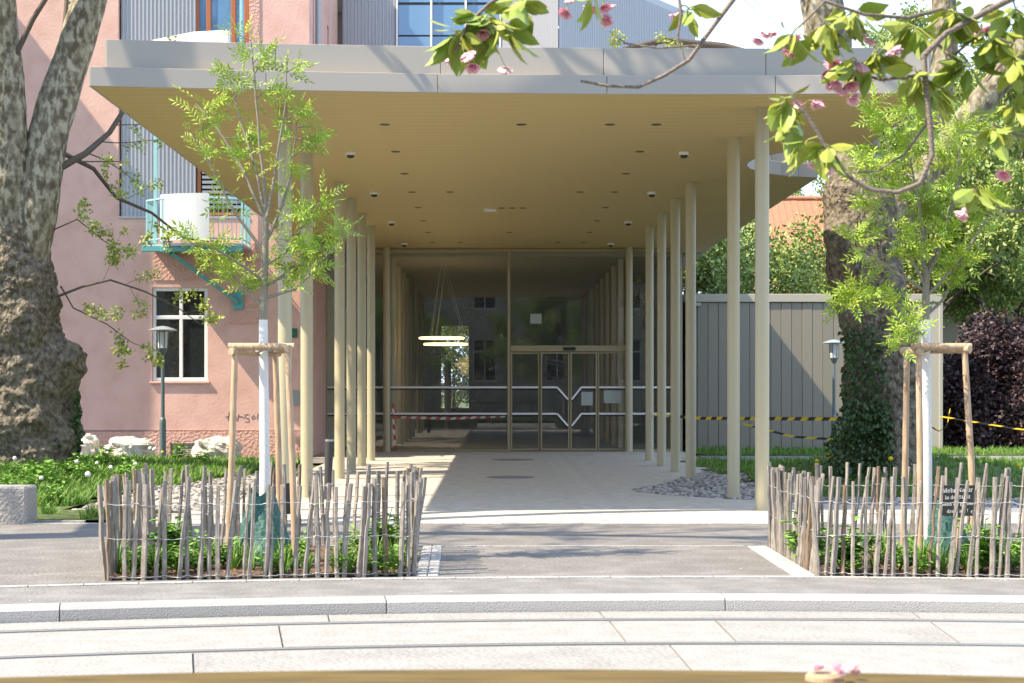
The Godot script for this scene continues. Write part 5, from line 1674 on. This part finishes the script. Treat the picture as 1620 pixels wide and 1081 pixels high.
func build_sapling(at: Vector3, lines: Array, split: float, label: String, sd: int) -> void:
	rng.seed = sd
	var t := thing("ash_sapling", at, label, "tree")
	var mb := MB.new()
	mb.tube([Vector3(0, -0.05, 0), Vector3(0.004, 1.0, 0), Vector3(-0.01, 2.26, 0)], [0.052, 0.046, 0.04], 14, false)
	put("whitewashed_trunk", mb.mesh(M.lime_wash), t)
	mb = MB.new()
	mb.tube([Vector3(-0.01, 2.25, 0), Vector3(0.0, 2.7, 0), Vector3(lines[0][0][0], split, 0)], [0.039, 0.034, 0.026], 10, false)
	var tips: Array = []
	for l in lines:
		var pts: Array = []
		var dz := rng.randf_range(-0.45, 0.45)
		for k in l.size():
			pts.append(Vector3(l[k][0], l[k][1], dz * k / (l.size() - 1)))
		var fine: Array = []
		for k in pts.size() - 1:
			for q in 3:
				fine.append(pts[k].lerp(pts[k + 1], q / 3.0) + Vector3(rng.randf_range(-1, 1), 0, rng.randf_range(-1, 1)) * 0.008)
		fine.append(pts[-1])
		mb.tube(fine, taper(fine.size(), 0.017, 0.004), 6, false)
		for k in range(3, fine.size()):
			for q in (2 if k < 6 else 3):
				var out := Vector3(rng.randf_range(-1, 1), rng.randf_range(-0.35, 0.6), rng.randf_range(-1, 1)).normalized()
				tips.append([fine[k] + out * 0.01 + Vector3(0, rng.randf_range(-0.06, 0.06), 0), out])
			if rng.randf() < 0.55:
				var d := Vector3(rng.randf_range(-1, 1), rng.randf_range(0.0, 0.8), rng.randf_range(-1, 1)).normalized()
				var sh := branch_line(fine[k], d, rng.randf_range(0.1, 0.28), 3, 0.15, 0.2)
				mb.tube(sh, taper(4, 0.006, 0.003), 5, false)
				for w in range(1, 4):
					for q in 3:
						tips.append([sh[w], (d + Vector3(rng.randf_range(-1, 1), rng.randf_range(-0.8, 0.5), rng.randf_range(-1, 1)) * 1.2).normalized()])
	put("branches", mb.mesh(M.sapling_bark), t)
	var v := ash_spray()
	crown(t, tips, tinted(v), M.ash_leaf, 1 if at.x < 0.0 else 2, 0.03, 0.6, 1.25)

func build_stakes(at: Vector3, label: String, posts: Array) -> void:
	var t := thing("tree_stake_frame", at, label, "stake frame", "stake frames round the saplings")
	var tops: Array = []
	for p in posts:
		var mb := MB.new()
		mb.tube([Vector3(p[0], -0.05, p[1]), Vector3(lerpf(p[0], p[2], 0.5) + 0.006, 1.0, lerpf(p[1], p[3], 0.5)), Vector3(p[2], 1.965, p[3])], [0.031, 0.03, 0.028], 12)
		put("stake", mb.mesh(M.stake_wood), t)
		tops.append(Vector3(p[2], 0, p[3]))
	for k in 3:
		var a: Vector3 = tops[k]
		var b: Vector3 = tops[(k + 1) % 3]
		var e := (b - a).normalized() * 0.06
		var mb := MB.new()
		var y := Vector3(0, 2.005 - 0.022 * k, 0)
		mb.tube([a - e + y, b + e + y], [0.036, 0.034], 12)
		put("cross_rail", mb.mesh(M.stake_wood), t)
	var mb := MB.new()
	var pp: Array = []
	for k in 13:
		var a := TAU * k / 12.0
		pp.append(Vector3(cos(a) * 0.075, 1.98 + 0.02 * sin(a * 2), sin(a) * 0.075))
	mb.tube(pp, taper(13, 0.012, 0.012), 6, false)
	mb.tube([Vector3(0.07, 1.98, 0.0), tops[1] + Vector3(0, 1.99, 0)], [0.01, 0.01], 6)
	put("tie_rope", mb.mesh(M.pale_light), t)

func bag(at: Vector3, label: String, sd: int, s: float) -> void:
	# watering bag zipped round the sapling foot: a slumped cone with folds
	var nz := FastNoiseLite.new()
	nz.seed = sd
	nz.frequency = 1.6
	var mb := MB.new()
	var nu := 40
	var nv := 14
	var g: Array = []
	for j in nv + 1:
		var f := float(j) / nv
		var row: Array = []
		for i in nu:
			var a := TAU * i / nu
			var r := lerpf(0.25, 0.085, pow(f, 0.8)) * (1.0 + 0.22 * nz.get_noise_3d(cos(a) * 1.2, f * 1.4, sin(a) * 1.2) + 0.12 * (1.0 - f) * sin(a * 5.0 + f * 3.0))
			row.append(Vector3(cos(a) * r * 1.25 - 0.05 * f, f * 0.66 * (1.0 + 0.06 * sin(a * 2.0 + 1.0)), sin(a) * r) * s)
		g.append(row)
	for j in nv:
		for i in nu:
			var i2 := (i + 1) % nu
			var na: Vector3 = (g[j][i] * Vector3(1, 0, 1)).normalized() + Vector3(0, 0.3, 0)
			var nb: Vector3 = (g[j][i2] * Vector3(1, 0, 1)).normalized() + Vector3(0, 0.3, 0)
			var fn: Vector3 = (g[j][i2] - g[j][i]).cross(g[j + 1][i] - g[j][i]).normalized()
			if fn.dot(na) < 0: fn = -fn
			na = (na.normalized() * 0.4 + fn).normalized()
			nb = (nb.normalized() * 0.4 + fn).normalized()
			mb.tri_n(g[j][i], g[j][i2], g[j + 1][i2], na, nb, nb)
			mb.tri_n(g[j][i], g[j + 1][i2], g[j + 1][i], na, nb, na)
	solo("watering_bag", mb.mesh(M.bag_cloth), at, label, "watering bag", "watering bags on the saplings")

func herb_mesh(kind: int, size: float) -> MB:
	var mb := MB.new()
	if kind == 0:
		for k in rng.randi_range(5, 8):
			var a := rng.randf() * TAU
			var h := rng.randf_range(0.1, 0.3)
			var top := Vector3(cos(a) * rng.randf_range(0.03, 0.14), h, sin(a) * rng.randf_range(0.03, 0.14))
			mb.col = Color(0.75, 0.8, 0.6)
			mb.tube([Vector3.ZERO, top * 0.5 + Vector3(0, 0.03, 0), top], [0.004, 0.003, 0.002], 4, false)
			for q in rng.randi_range(6, 9):
				var p := top * (0.35 + 0.65 * q / 8.0)
				var b := a + q * 2.4
				var z := Vector3(cos(b), rng.randf_range(-0.2, 0.45), sin(b)).normalized()
				var x := z.cross(Vector3.UP).normalized()
				var v := rng.randf_range(0.7, 1.3)
				mb.col = Color(v, v, v * 0.8)
				leaf_mesh(0.042 * v, 0.085 * v, 0.008, mb, Transform3D(Basis(x, -z.cross(x), z), p))
	else:
		for k in 42:
			var a := rng.randf() * TAU
			var h := rng.randf_range(0.16, 0.34)
			var l := Vector3(cos(a), 0, sin(a)) * rng.randf_range(0.05, 0.2)
			var sd := Vector3(-sin(a), 0, cos(a)) * 0.005
			var o := Vector3(cos(a), 0, sin(a)) * 0.03
			var v := rng.randf_range(0.7, 1.3)
			mb.col = Color(v, v, v * 0.8)
			var m := o + l * 0.35 + Vector3(0, h * 0.65, 0)
			mb.tri(o - sd, o + sd, m + sd)
			mb.tri(o - sd, m + sd, m - sd)
			mb.tri(m - sd, m + sd, o + l + Vector3(0, h, 0))
	for w in mb.v.size(): mb.v[w] = mb.v[w] * size
	return mb

func build_beds() -> void:
	rng.seed = 900
	var bedL := [Vector2(-3.26, 13.86), Vector2(-2.0, 14.02), Vector2(-0.68, 14.2), Vector2(-0.86, 16.8), Vector2(-3.42, 16.7)]
	var bedR := [Vector2(2.83, 14.2), Vector2(4.3, 14.08), Vector2(5.9, 13.85), Vector2(5.9, 16.7), Vector2(2.83, 16.8)]
	for k in 2:
		var b: Array = [bedL, bedR][k]
		var mb := MB.new()
		mb.poly(b, 0.012)
		var s := struct("planting_bed", mb.mesh(M.soil))
		# clods and bark bits
		var gm := MB.new()
		gm.lathe(Vector3.ZERO, [Vector2(0.0, -0.3), Vector2(0.45, -0.1), Vector2(0.4, 0.2), Vector2(0.0, 0.3)], 5)
		var xf: Array = []
		var cs: Array = []
		while xf.size() < 1200:
			var p := Vector2(rng.randf_range(-3.5, -0.6) if k == 0 else rng.randf_range(2.8, 5.9), rng.randf_range(13.8, 16.8))
			if not Geometry2D.is_point_in_polygon(p, PackedVector2Array(b)): continue
			var q := rng.randf_range(0.015, 0.06)
			xf.append(Transform3D(Basis.from_euler(Vector3(rng.randf(), rng.randf() * TAU, rng.randf())).scaled(Vector3(q, q * 0.6, q * 1.3)), Vector3(p.x, 0.012, -p.y)))
			var v := rng.randf_range(0.5, 1.6)
			cs.append(Color(v, v * 0.9, v * 0.8))
		var cm := plain("clod", 0.14, 0.085, 0.055, 0.95)
		cm.vertex_color_use_as_albedo = true
		stuff(multi("soil_clods", gm.mesh(cm), xf, cs, s))
		var cover: Array = []
		for q in 90:
			var p := Vector2(rng.randf_range(-3.3, -0.75) if k == 0 else rng.randf_range(2.9, 5.6), rng.randf_range(14.1, 16.6))
			if q % 2 == 0: p.y = rng.randf_range(14.15, 15.2)
			if not Geometry2D.is_point_in_polygon(p, PackedVector2Array(b)): continue
			cover.append([Vector3(p.x, 0.01, -p.y), 1 if q % 3 == 0 else 0])
		var gc := MB.new()
		for q in cover:
			var hm := herb_mesh(q[1], rng.randf_range(0.6, 1.0))
			for w in hm.v.size():
				gc.v.append(hm.v[w] + q[0]); gc.n.append(hm.n[w]); gc.u.append(hm.u[w]); gc.c.append(hm.c[w])
		var gco := solo("ground_cover", gc.mesh(M.herb_leaf), Vector3.ZERO, ["low herbs and grass growing in the left fenced bed", "low herbs and grass growing in the right fenced bed"][k], "plants")
		stuff(gco)
	var big := [[-2.95, 15.0, "bushy leafy plant at the left end of the left bed"], [-1.05, 15.6, "bushy leafy plant at the right end of the left bed"], [2.95, 15.3, "pale leafy plant poking through the left side of the right fence"], [3.1, 14.45, "leafy plant in the front left corner of the right bed"], [4.3, 14.45, "leafy plant below the chalkboard sign"]]
	for q in big:
		var hm := herb_mesh(0, 1.7)
		for r in 2:
			var h2 := herb_mesh(0, 1.5)
			for w in h2.v.size():
				hm.v.append(h2.v[w]); hm.n.append(h2.n[w]); hm.u.append(h2.u[w]); hm.c.append(h2.c[w])
		solo("leafy_plant", hm.mesh(M.herb_leaf), Vector3(q[0], 0.01, -q[1]), q[2], "plant")
	build_fence([bedL[0], bedL[1], bedL[2], bedL[3], bedL[4], bedL[0]], "weathered paling fence round the left planted bed", 40)
	build_fence([bedR[4], bedR[0], bedR[1], bedR[2], bedR[3], bedR[4]], "weathered paling fence round the right planted bed", 60)
	build_sapling(Vector3(-2.105, 0, -15.2), SAPL, 3.22, "young ash with whitewashed trunk in the left bed", 5)
	build_sapling(Vector3(4.022, 0, -15.2), SAPR, 2.75, "young ash with whitewashed trunk in the right bed", 8)
	build_stakes(Vector3(-2.105, 0, -15.2), "three staked posts with rails round the left sapling", [[-0.3, 0.25, -0.24, 0.2], [0.32, 0.25, 0.24, 0.2], [0.1, -0.4, 0.06, -0.32]])
	build_stakes(Vector3(4.022, 0, -15.2), "three staked posts with rails round the right sapling", [[-0.13, 0.28, -0.13, 0.22], [0.4, 0.2, 0.3, 0.18], [-0.12, -0.4, -0.1, -0.32]])
	bag(Vector3(-2.08, 0.01, -15.15), "teal watering bag slumped round the left sapling", 3, 1.0)
	bag(Vector3(4.2, 0.01, -15.25), "dark teal watering bag behind the chalkboard in the right bed", 6, 0.95)
	# signs on stakes
	var t := thing("stake_sign", Vector3(-1.93, 0, -15.4), "blank black board on a wooden stake in the left bed", "sign")
	bar(t, "stake", Vector3(-0.03, -0.1, 0), Vector3(-0.03, 0.72, 0), 0.045, 0.025, M.stake_wood)
	bar(t, "board", Vector3(0.05, 0.45, 0.02), Vector3(0.05, 0.74, 0.02), 0.13, 0.012, M.board_black).rotation.y = 0.9
	t = thing("chalkboard_sign", Vector3(4.2, 0, -14.75), "black chalkboard with white handwriting on a stake in the right bed", "sign")
	bar(t, "stake", Vector3(-0.02, -0.1, -0.02), Vector3(0.02, 0.6, -0.02), 0.045, 0.025, M.stake_wood)
	var bd := bar(t, "board", Vector3(0.0, 0.48, 0.0), Vector3(0.0, 0.755, 0.0), 0.34, 0.014, M.board_black)
	var fnt := SystemFont.new()
	fnt.font_names = PackedStringArray(["Droid Serif"])
	fnt.font_italic = true
	var rows := ["Mehr Natur", "in der Stadt", "wenn wir gemein", "drauf auf !"]
	for k in 4:
		var tm := TextMesh.new()
		tm.text = rows[k]
		tm.font = fnt
		tm.font_size = 32
		tm.pixel_size = [0.00152, 0.0013, 0.00105, 0.0012][k]
		tm.depth = 0.001
		tm.material = M.chalk
		var o := put("chalk_writing", tm, bd, Vector3(-0.02, 0.092 - k * 0.062, 0.009))
		o.rotation.z = 0.04
	var mb := MB.new()
	var hp: Array = []
	for k in 17:
		var a := TAU * k / 16.0
		hp.append(Vector3(0.12 + 0.0011 * 16.0 * pow(sin(a), 3), -0.105 + 0.0011 * (13.0 * cos(a) - 5.0 * cos(2 * a) - 2.0 * cos(3 * a) - cos(4 * a)), 0.009))
	mb.tube(hp, taper(17, 0.0022, 0.0022), 4, false)
	put("chalk_heart", mb.mesh(M.chalk), bd)

# ---------------------------------------------------------------- foreground
func blossom(m: Material, sd: int) -> Mesh:
	# a double cherry flower: three whorls of cupped petals
	var r := RandomNumberGenerator.new()
	r.seed = sd
	var mb := MB.new()
	for w in 3:
		var n := 7 - w
		for k in n:
			var a := TAU * k / n + w * 0.4 + r.randf() * 0.2
			var open := [0.35, 0.75, 1.15][w] as float
			var d := Vector3(cos(a) * cos(open), sin(open), sin(a) * cos(open))
			var s := Vector3(-sin(a), 0, cos(a))
			var l := [0.023, 0.021, 0.017][w] as float
			var p1 := d * l * 0.55
			var p2 := d * l + Vector3(0, 0.002, 0)
			mb.face(Vector3.ZERO, p1 + s * 0.0085, p2 + s * 0.006, p2 * 0.98, Vector3.UP)
			mb.face(Vector3.ZERO, p2 * 0.98, p2 - s * 0.006, p1 - s * 0.0085, Vector3.UP)
	return mb.mesh(m)

func nearest(lines: Array, p: Vector3) -> Vector3:
	var best := Vector3.ZERO
	var bd := 1e9
	for l in lines:
		for k in l.size() - 1:
			var q := Geometry3D.get_closest_point_to_segment(p, l[k], l[k + 1])
			if q.distance_to(p) < bd:
				bd = q.distance_to(p)
				best = q
	return best

func build_cherry() -> void:
	rng.seed = 321
	var t := thing("cherry_tree", Vector3(3.7, -0.1, -5.3), "flowering cherry whose leafy branches with pink blossoms hang in from the top right", "tree")
	var off := -Vector3(3.7, -0.1, -5.3)
	var mb := MB.new()
	mb.tube([Vector3(3.7, -0.15, -5.3), Vector3(3.68, 1.2, -5.3), Vector3(3.72, 2.4, -5.25), Vector3(3.65, 3.3, -5.2), Vector3(3.4, 4.4, -5.1)], [0.16, 0.13, 0.12, 0.09, 0.04], 16)
	put("trunk", mb.mesh(M.cherry_bark), t, off)
	mb = MB.new()
	mb.tube([Vector3(3.66, 3.0, -5.22), Vector3(2.2, 3.3, -5.2), Vector3(1.3, 3.32, -5.2), Vector3(0.7, 3.18, -5.2), Vector3(0.1, 3.1, -5.2)], [0.06, 0.045, 0.03, 0.02, 0.008], 10)
	mb.tube([Vector3(3.7, 2.2, -5.25), Vector3(2.4, 2.35, -5.2), Vector3(1.96, 2.36, -5.2)], [0.035, 0.02, 0.012], 8)
	mb.tube([Vector3(2.4, 2.35, -5.2), Vector3(2.2, 2.27, -5.2), Vector3(1.96, 2.238, -5.2)], [0.016, 0.012, 0.009], 8)
	mb.tube([Vector3(3.68, 2.8, -5.22), Vector3(2.4, 3.1, -5.2), Vector3(1.96, 3.08, -5.2)], [0.04, 0.022, 0.014], 8)
	for s in [[0.9, 3.24], [0.6, 3.17], [0.24, 3.12], [0.46, 3.15]]:
		var e: float = {0.9: 0.854, 0.6: 0.58, 0.24: 0.204, 0.46: 0.424}[s[0]]
		mb.tube([Vector3(s[0], s[1], -5.2), Vector3(e, 2.93, -5.2)], [0.009, 0.008], 7)
	mb.tube([Vector3(2.2, 3.3, -5.2), Vector3(1.95, 3.1, -5.2), Vector3(1.844, 2.9, -5.2)], [0.014, 0.01, 0.008], 7)
	put("bough", mb.mesh(M.cherry_bark), t, off)
	var lines: Array = []
	var idx := 0
	for l in CHB:
		var pts: Array = []
		var dz := [0.0, 0.0, 0.0, 0.05, 0.0, 0.12, -0.1, 0.15, -0.12, 0.1, 0.1, -0.1, 0.0][idx] as float
		for k in l.size():
			pts.append(Vector3(l[k][0], l[k][1], -5.2 + dz * minf(1.0, k * 0.4)))
		lines.append(pts)
		mb = MB.new()
		var r0 := [0.0085, 0.005, 0.006, 0.008, 0.006, 0.011, 0.006, 0.008, 0.006, 0.007, 0.006, 0.008, 0.006][idx] as float
		mb.tube(pts, taper(pts.size(), r0, r0 * 0.5), 8)
		put("branch", mb.mesh(M.cherry_bark), t, off)
		idx += 1
	var lms: Array = []
	for k in 6:
		var v := MB.new()
		var tint := [Color(1, 1, 1), Color(1.2, 1.1, 0.9), Color(0.8, 0.95, 0.9), Color(1.1, 1.0, 0.8), Color(1.5, 0.95, 0.6), Color(0.9, 1.05, 1.0)][k] as Color
		v.col = tint
		leaf_mesh([0.05, 0.057, 0.06, 0.046, 0.04, 0.066][k], [0.1, 0.12, 0.125, 0.095, 0.085, 0.135][k], 0.006, v, Transform3D.IDENTITY)
		lms.append(v.mesh(M.cherry_leaf))
	var fl := [blossom(M.blossom_pink, 1), blossom(M.blossom_pale, 2), blossom(M.blossom_pink, 3)]
	var stk := MB.new()
	for c in CHL:
		var ce := Vector3(c[0], c[1], -5.2 + rng.randf_range(-0.12, 0.12))
		var nr := nearest(lines, ce)
		stk.tube([nr, (nr + ce) * 0.5 + Vector3(0, 0.008, 0), ce], [0.004, 0.003, 0.002], 5)
		for k in int(c[2] * 2.5):
			var out := Vector3(rng.randf_range(-1, 1), rng.randf_range(-1.0, 0.35), rng.randf_range(-0.8, 0.8)).normalized()
			var base: Vector3 = ce.lerp(nr, rng.randf() * 0.6) + out * c[3] * rng.randf_range(0.1, 0.55)
			stk.tube([ce.lerp(nr, 0.3), base], [0.0015, 0.0012], 4)
			var o := put("leaf", lms[rng.randi() % 6], t, base + off)
			o.basis = aim(out + Vector3(0, -0.45, 0), rng.randf_range(-1.3, 1.3), rng.randf_range(0.5, 1.0))
	for p in CHF:
		var ce := Vector3(p[0], p[1], -5.2 + rng.randf_range(-0.08, 0.08))
		var nr := nearest(lines, ce + Vector3(0, 0.03, 0))
		stk.tube([nr, nr.lerp(ce, 0.5) + Vector3(0, 0.012, 0), ce], [0.0014, 0.0012, 0.0012], 4)
		for k in rng.randi_range(1, 3):
			var o := put("blossom", fl[rng.randi() % 3], t, ce + Vector3(rng.randf_range(-1, 1), rng.randf_range(-1, 0.5), rng.randf_range(-1, 1)) * 0.018 * k + off)
			o.basis = Basis.from_euler(Vector3(PI + rng.randf_range(-0.7, 0.7), rng.randf() * TAU, rng.randf_range(-0.7, 0.7))).scaled(Vector3.ONE * rng.randf_range(0.85, 1.3))
	put("leaf_stalks", stk.mesh(M.cherry_leaf), t, off)

func build_rail() -> void:
	var t := thing("timber_railing", Vector3(0.05, -0.1, -3.1), "curved yellowish timber rail along the bottom edge of the picture", "railing")
	var off := -Vector3(0.05, -0.1, -3.1)
	var mb := MB.new()
	var prof := [Vector2(-0.18, 0.98), Vector2(-0.18, 1.05), Vector2(-0.17, 1.06), Vector2(-0.012, 1.06), Vector2(0.0, 1.05), Vector2(0.0, 0.95), Vector2(-0.18, 0.95)]
	var R := 5.3
	for k in 40:
		var a0 := lerpf(-0.5, 0.5, k / 40.0)
		var a1 := lerpf(-0.5, 0.5, (k + 1) / 40.0)
		for j in prof.size():
			var p: Vector2 = prof[j]
			var q: Vector2 = prof[(j + 1) % prof.size()]
			var f := func(a: float, w: Vector2) -> Vector3: return Vector3(0.05 + sin(a) * (R + w.x), w.y, 2.1 - cos(a) * (R + w.x))
			var o := Vector3(0, q.x - p.x, 0) + Vector3(0, 0, (q.y - p.y)) * (1.0 if j < 3 or j > 5 else 1.0)
			mb.face(f.call(a0, p), f.call(a1, p), f.call(a1, q), f.call(a0, q), Vector3(0, 1, 0) if absf(q.y - p.y) < 0.02 and p.y > 1.0 else (Vector3(0, 0, 1) if p.x < -0.1 else Vector3(0, 0, -1)))
	put("rail", mb.mesh(M.timber), t, off)
	for a in [-0.4, 0.0, 0.4]:
		mb = MB.new()
		mb.bbox(Vector3(0.05 + sin(a) * (R - 0.09), 0.43, 2.1 - cos(a) * (R - 0.09)), Vector3(0.1, 1.05, 0.1), 0.008)
		put("post", mb.mesh(M.timber), t, off)
	mb = MB.new()
	mb.lathe(Vector3.ZERO, [Vector2(0.034, 0.0), Vector2(0.033, 0.008), Vector2(0.026, 0.014), Vector2(0.0, 0.016)], 20)
	put("dowel_cap", mb.mesh(M.stake_wood), t, Vector3(0.62, 1.06, -3.07) + off)
	var f := blossom(M.blossom_pale, 9)
	for k in 3:
		var o := solo("fallen_blossom", f, Vector3(0.61 + k * 0.03, 1.08, -3.06 + 0.02 * (k % 2)), ["leftmost", "middle", "rightmost"][k] + " fallen pink blossom on the dowel cap of the timber rail", "blossom", "fallen blossoms on the timber rail")
		o.rotation = Vector3(0.6 * k, k * 1.3, 0.3)
		o.scale = Vector3.ONE * 0.7

func _ready() -> void:
	# camera: a shifted lens keeps the uprights upright
	var cam := Camera3D.new()
	cam.name = "camera"
	add_child(cam)
	cam.position = Vector3(0, 1.6, 0)
	var at := CameraAttributesPhysical.new()
	at.frustum_focal_length = 38.0
	at.frustum_focus_distance = 21.0
	at.frustum_near = 0.1
	at.frustum_far = 1500.0
	at.exposure_aperture = 5.6
	cam.attributes = at
	cam.projection = Camera3D.PROJECTION_FRUSTUM
	cam.near = 0.1
	cam.far = 1500.0
	cam.size = 2.0 * 540.5 / 2600.0 * 0.1
	cam.frustum_offset = Vector2(32.0 / 2600.0, 78.5 / 2600.0) * 0.1
	cam.current = true
	# clear spring sky, sun high on the left and a little behind the camera
	var env := Environment.new()
	env.background_mode = Environment.BG_SKY
	var sk := ProceduralSkyMaterial.new()
	sk.sky_top_color = Color(0.57, 0.64, 0.75)
	sk.sky_horizon_color = Color(0.7, 0.77, 0.87)
	sk.sky_curve = 0.2
	sk.ground_bottom_color = Color(0.35, 0.33, 0.3)
	sk.ground_horizon_color = Color(0.6, 0.64, 0.68)
	sk.sky_energy_multiplier = 1.28
	sk.sun_angle_max = 8.0
	var sky := Sky.new()
	sky.sky_material = sk
	env.sky = sky
	env.tonemap_mode = Environment.TONE_MAPPER_LINEAR
	env.tonemap_exposure = 2.1
	env.sdfgi_enabled = true
	env.ssao_enabled = true
	env.ssil_enabled = true
	var we := WorldEnvironment.new()
	we.environment = env
	add_child(we)
	var sun := DirectionalLight3D.new()
	sun.name = "sun"
	sun.light_energy = 1.6
	sun.light_color = Color(1.0, 0.93, 0.82)
	sun.light_angular_distance = 0.55
	sun.shadow_enabled = true
	add_child(sun)
	sun.look_at_from_position(Vector3.ZERO, Vector3(0.76, -1.0, -0.27))
	wob.seed = 2
	wob.frequency = 0.01
	rng.seed = 1
	materials()
	build_ground()
	build_canopy()
	build_lobby()
	build_pink()
	build_office()
	build_shed()
	build_house()
	build_opposite()
	build_planes()
	build_backdrop()
	build_lamps()
	build_small()
	build_beds()
	build_cherry()
	build_rail()
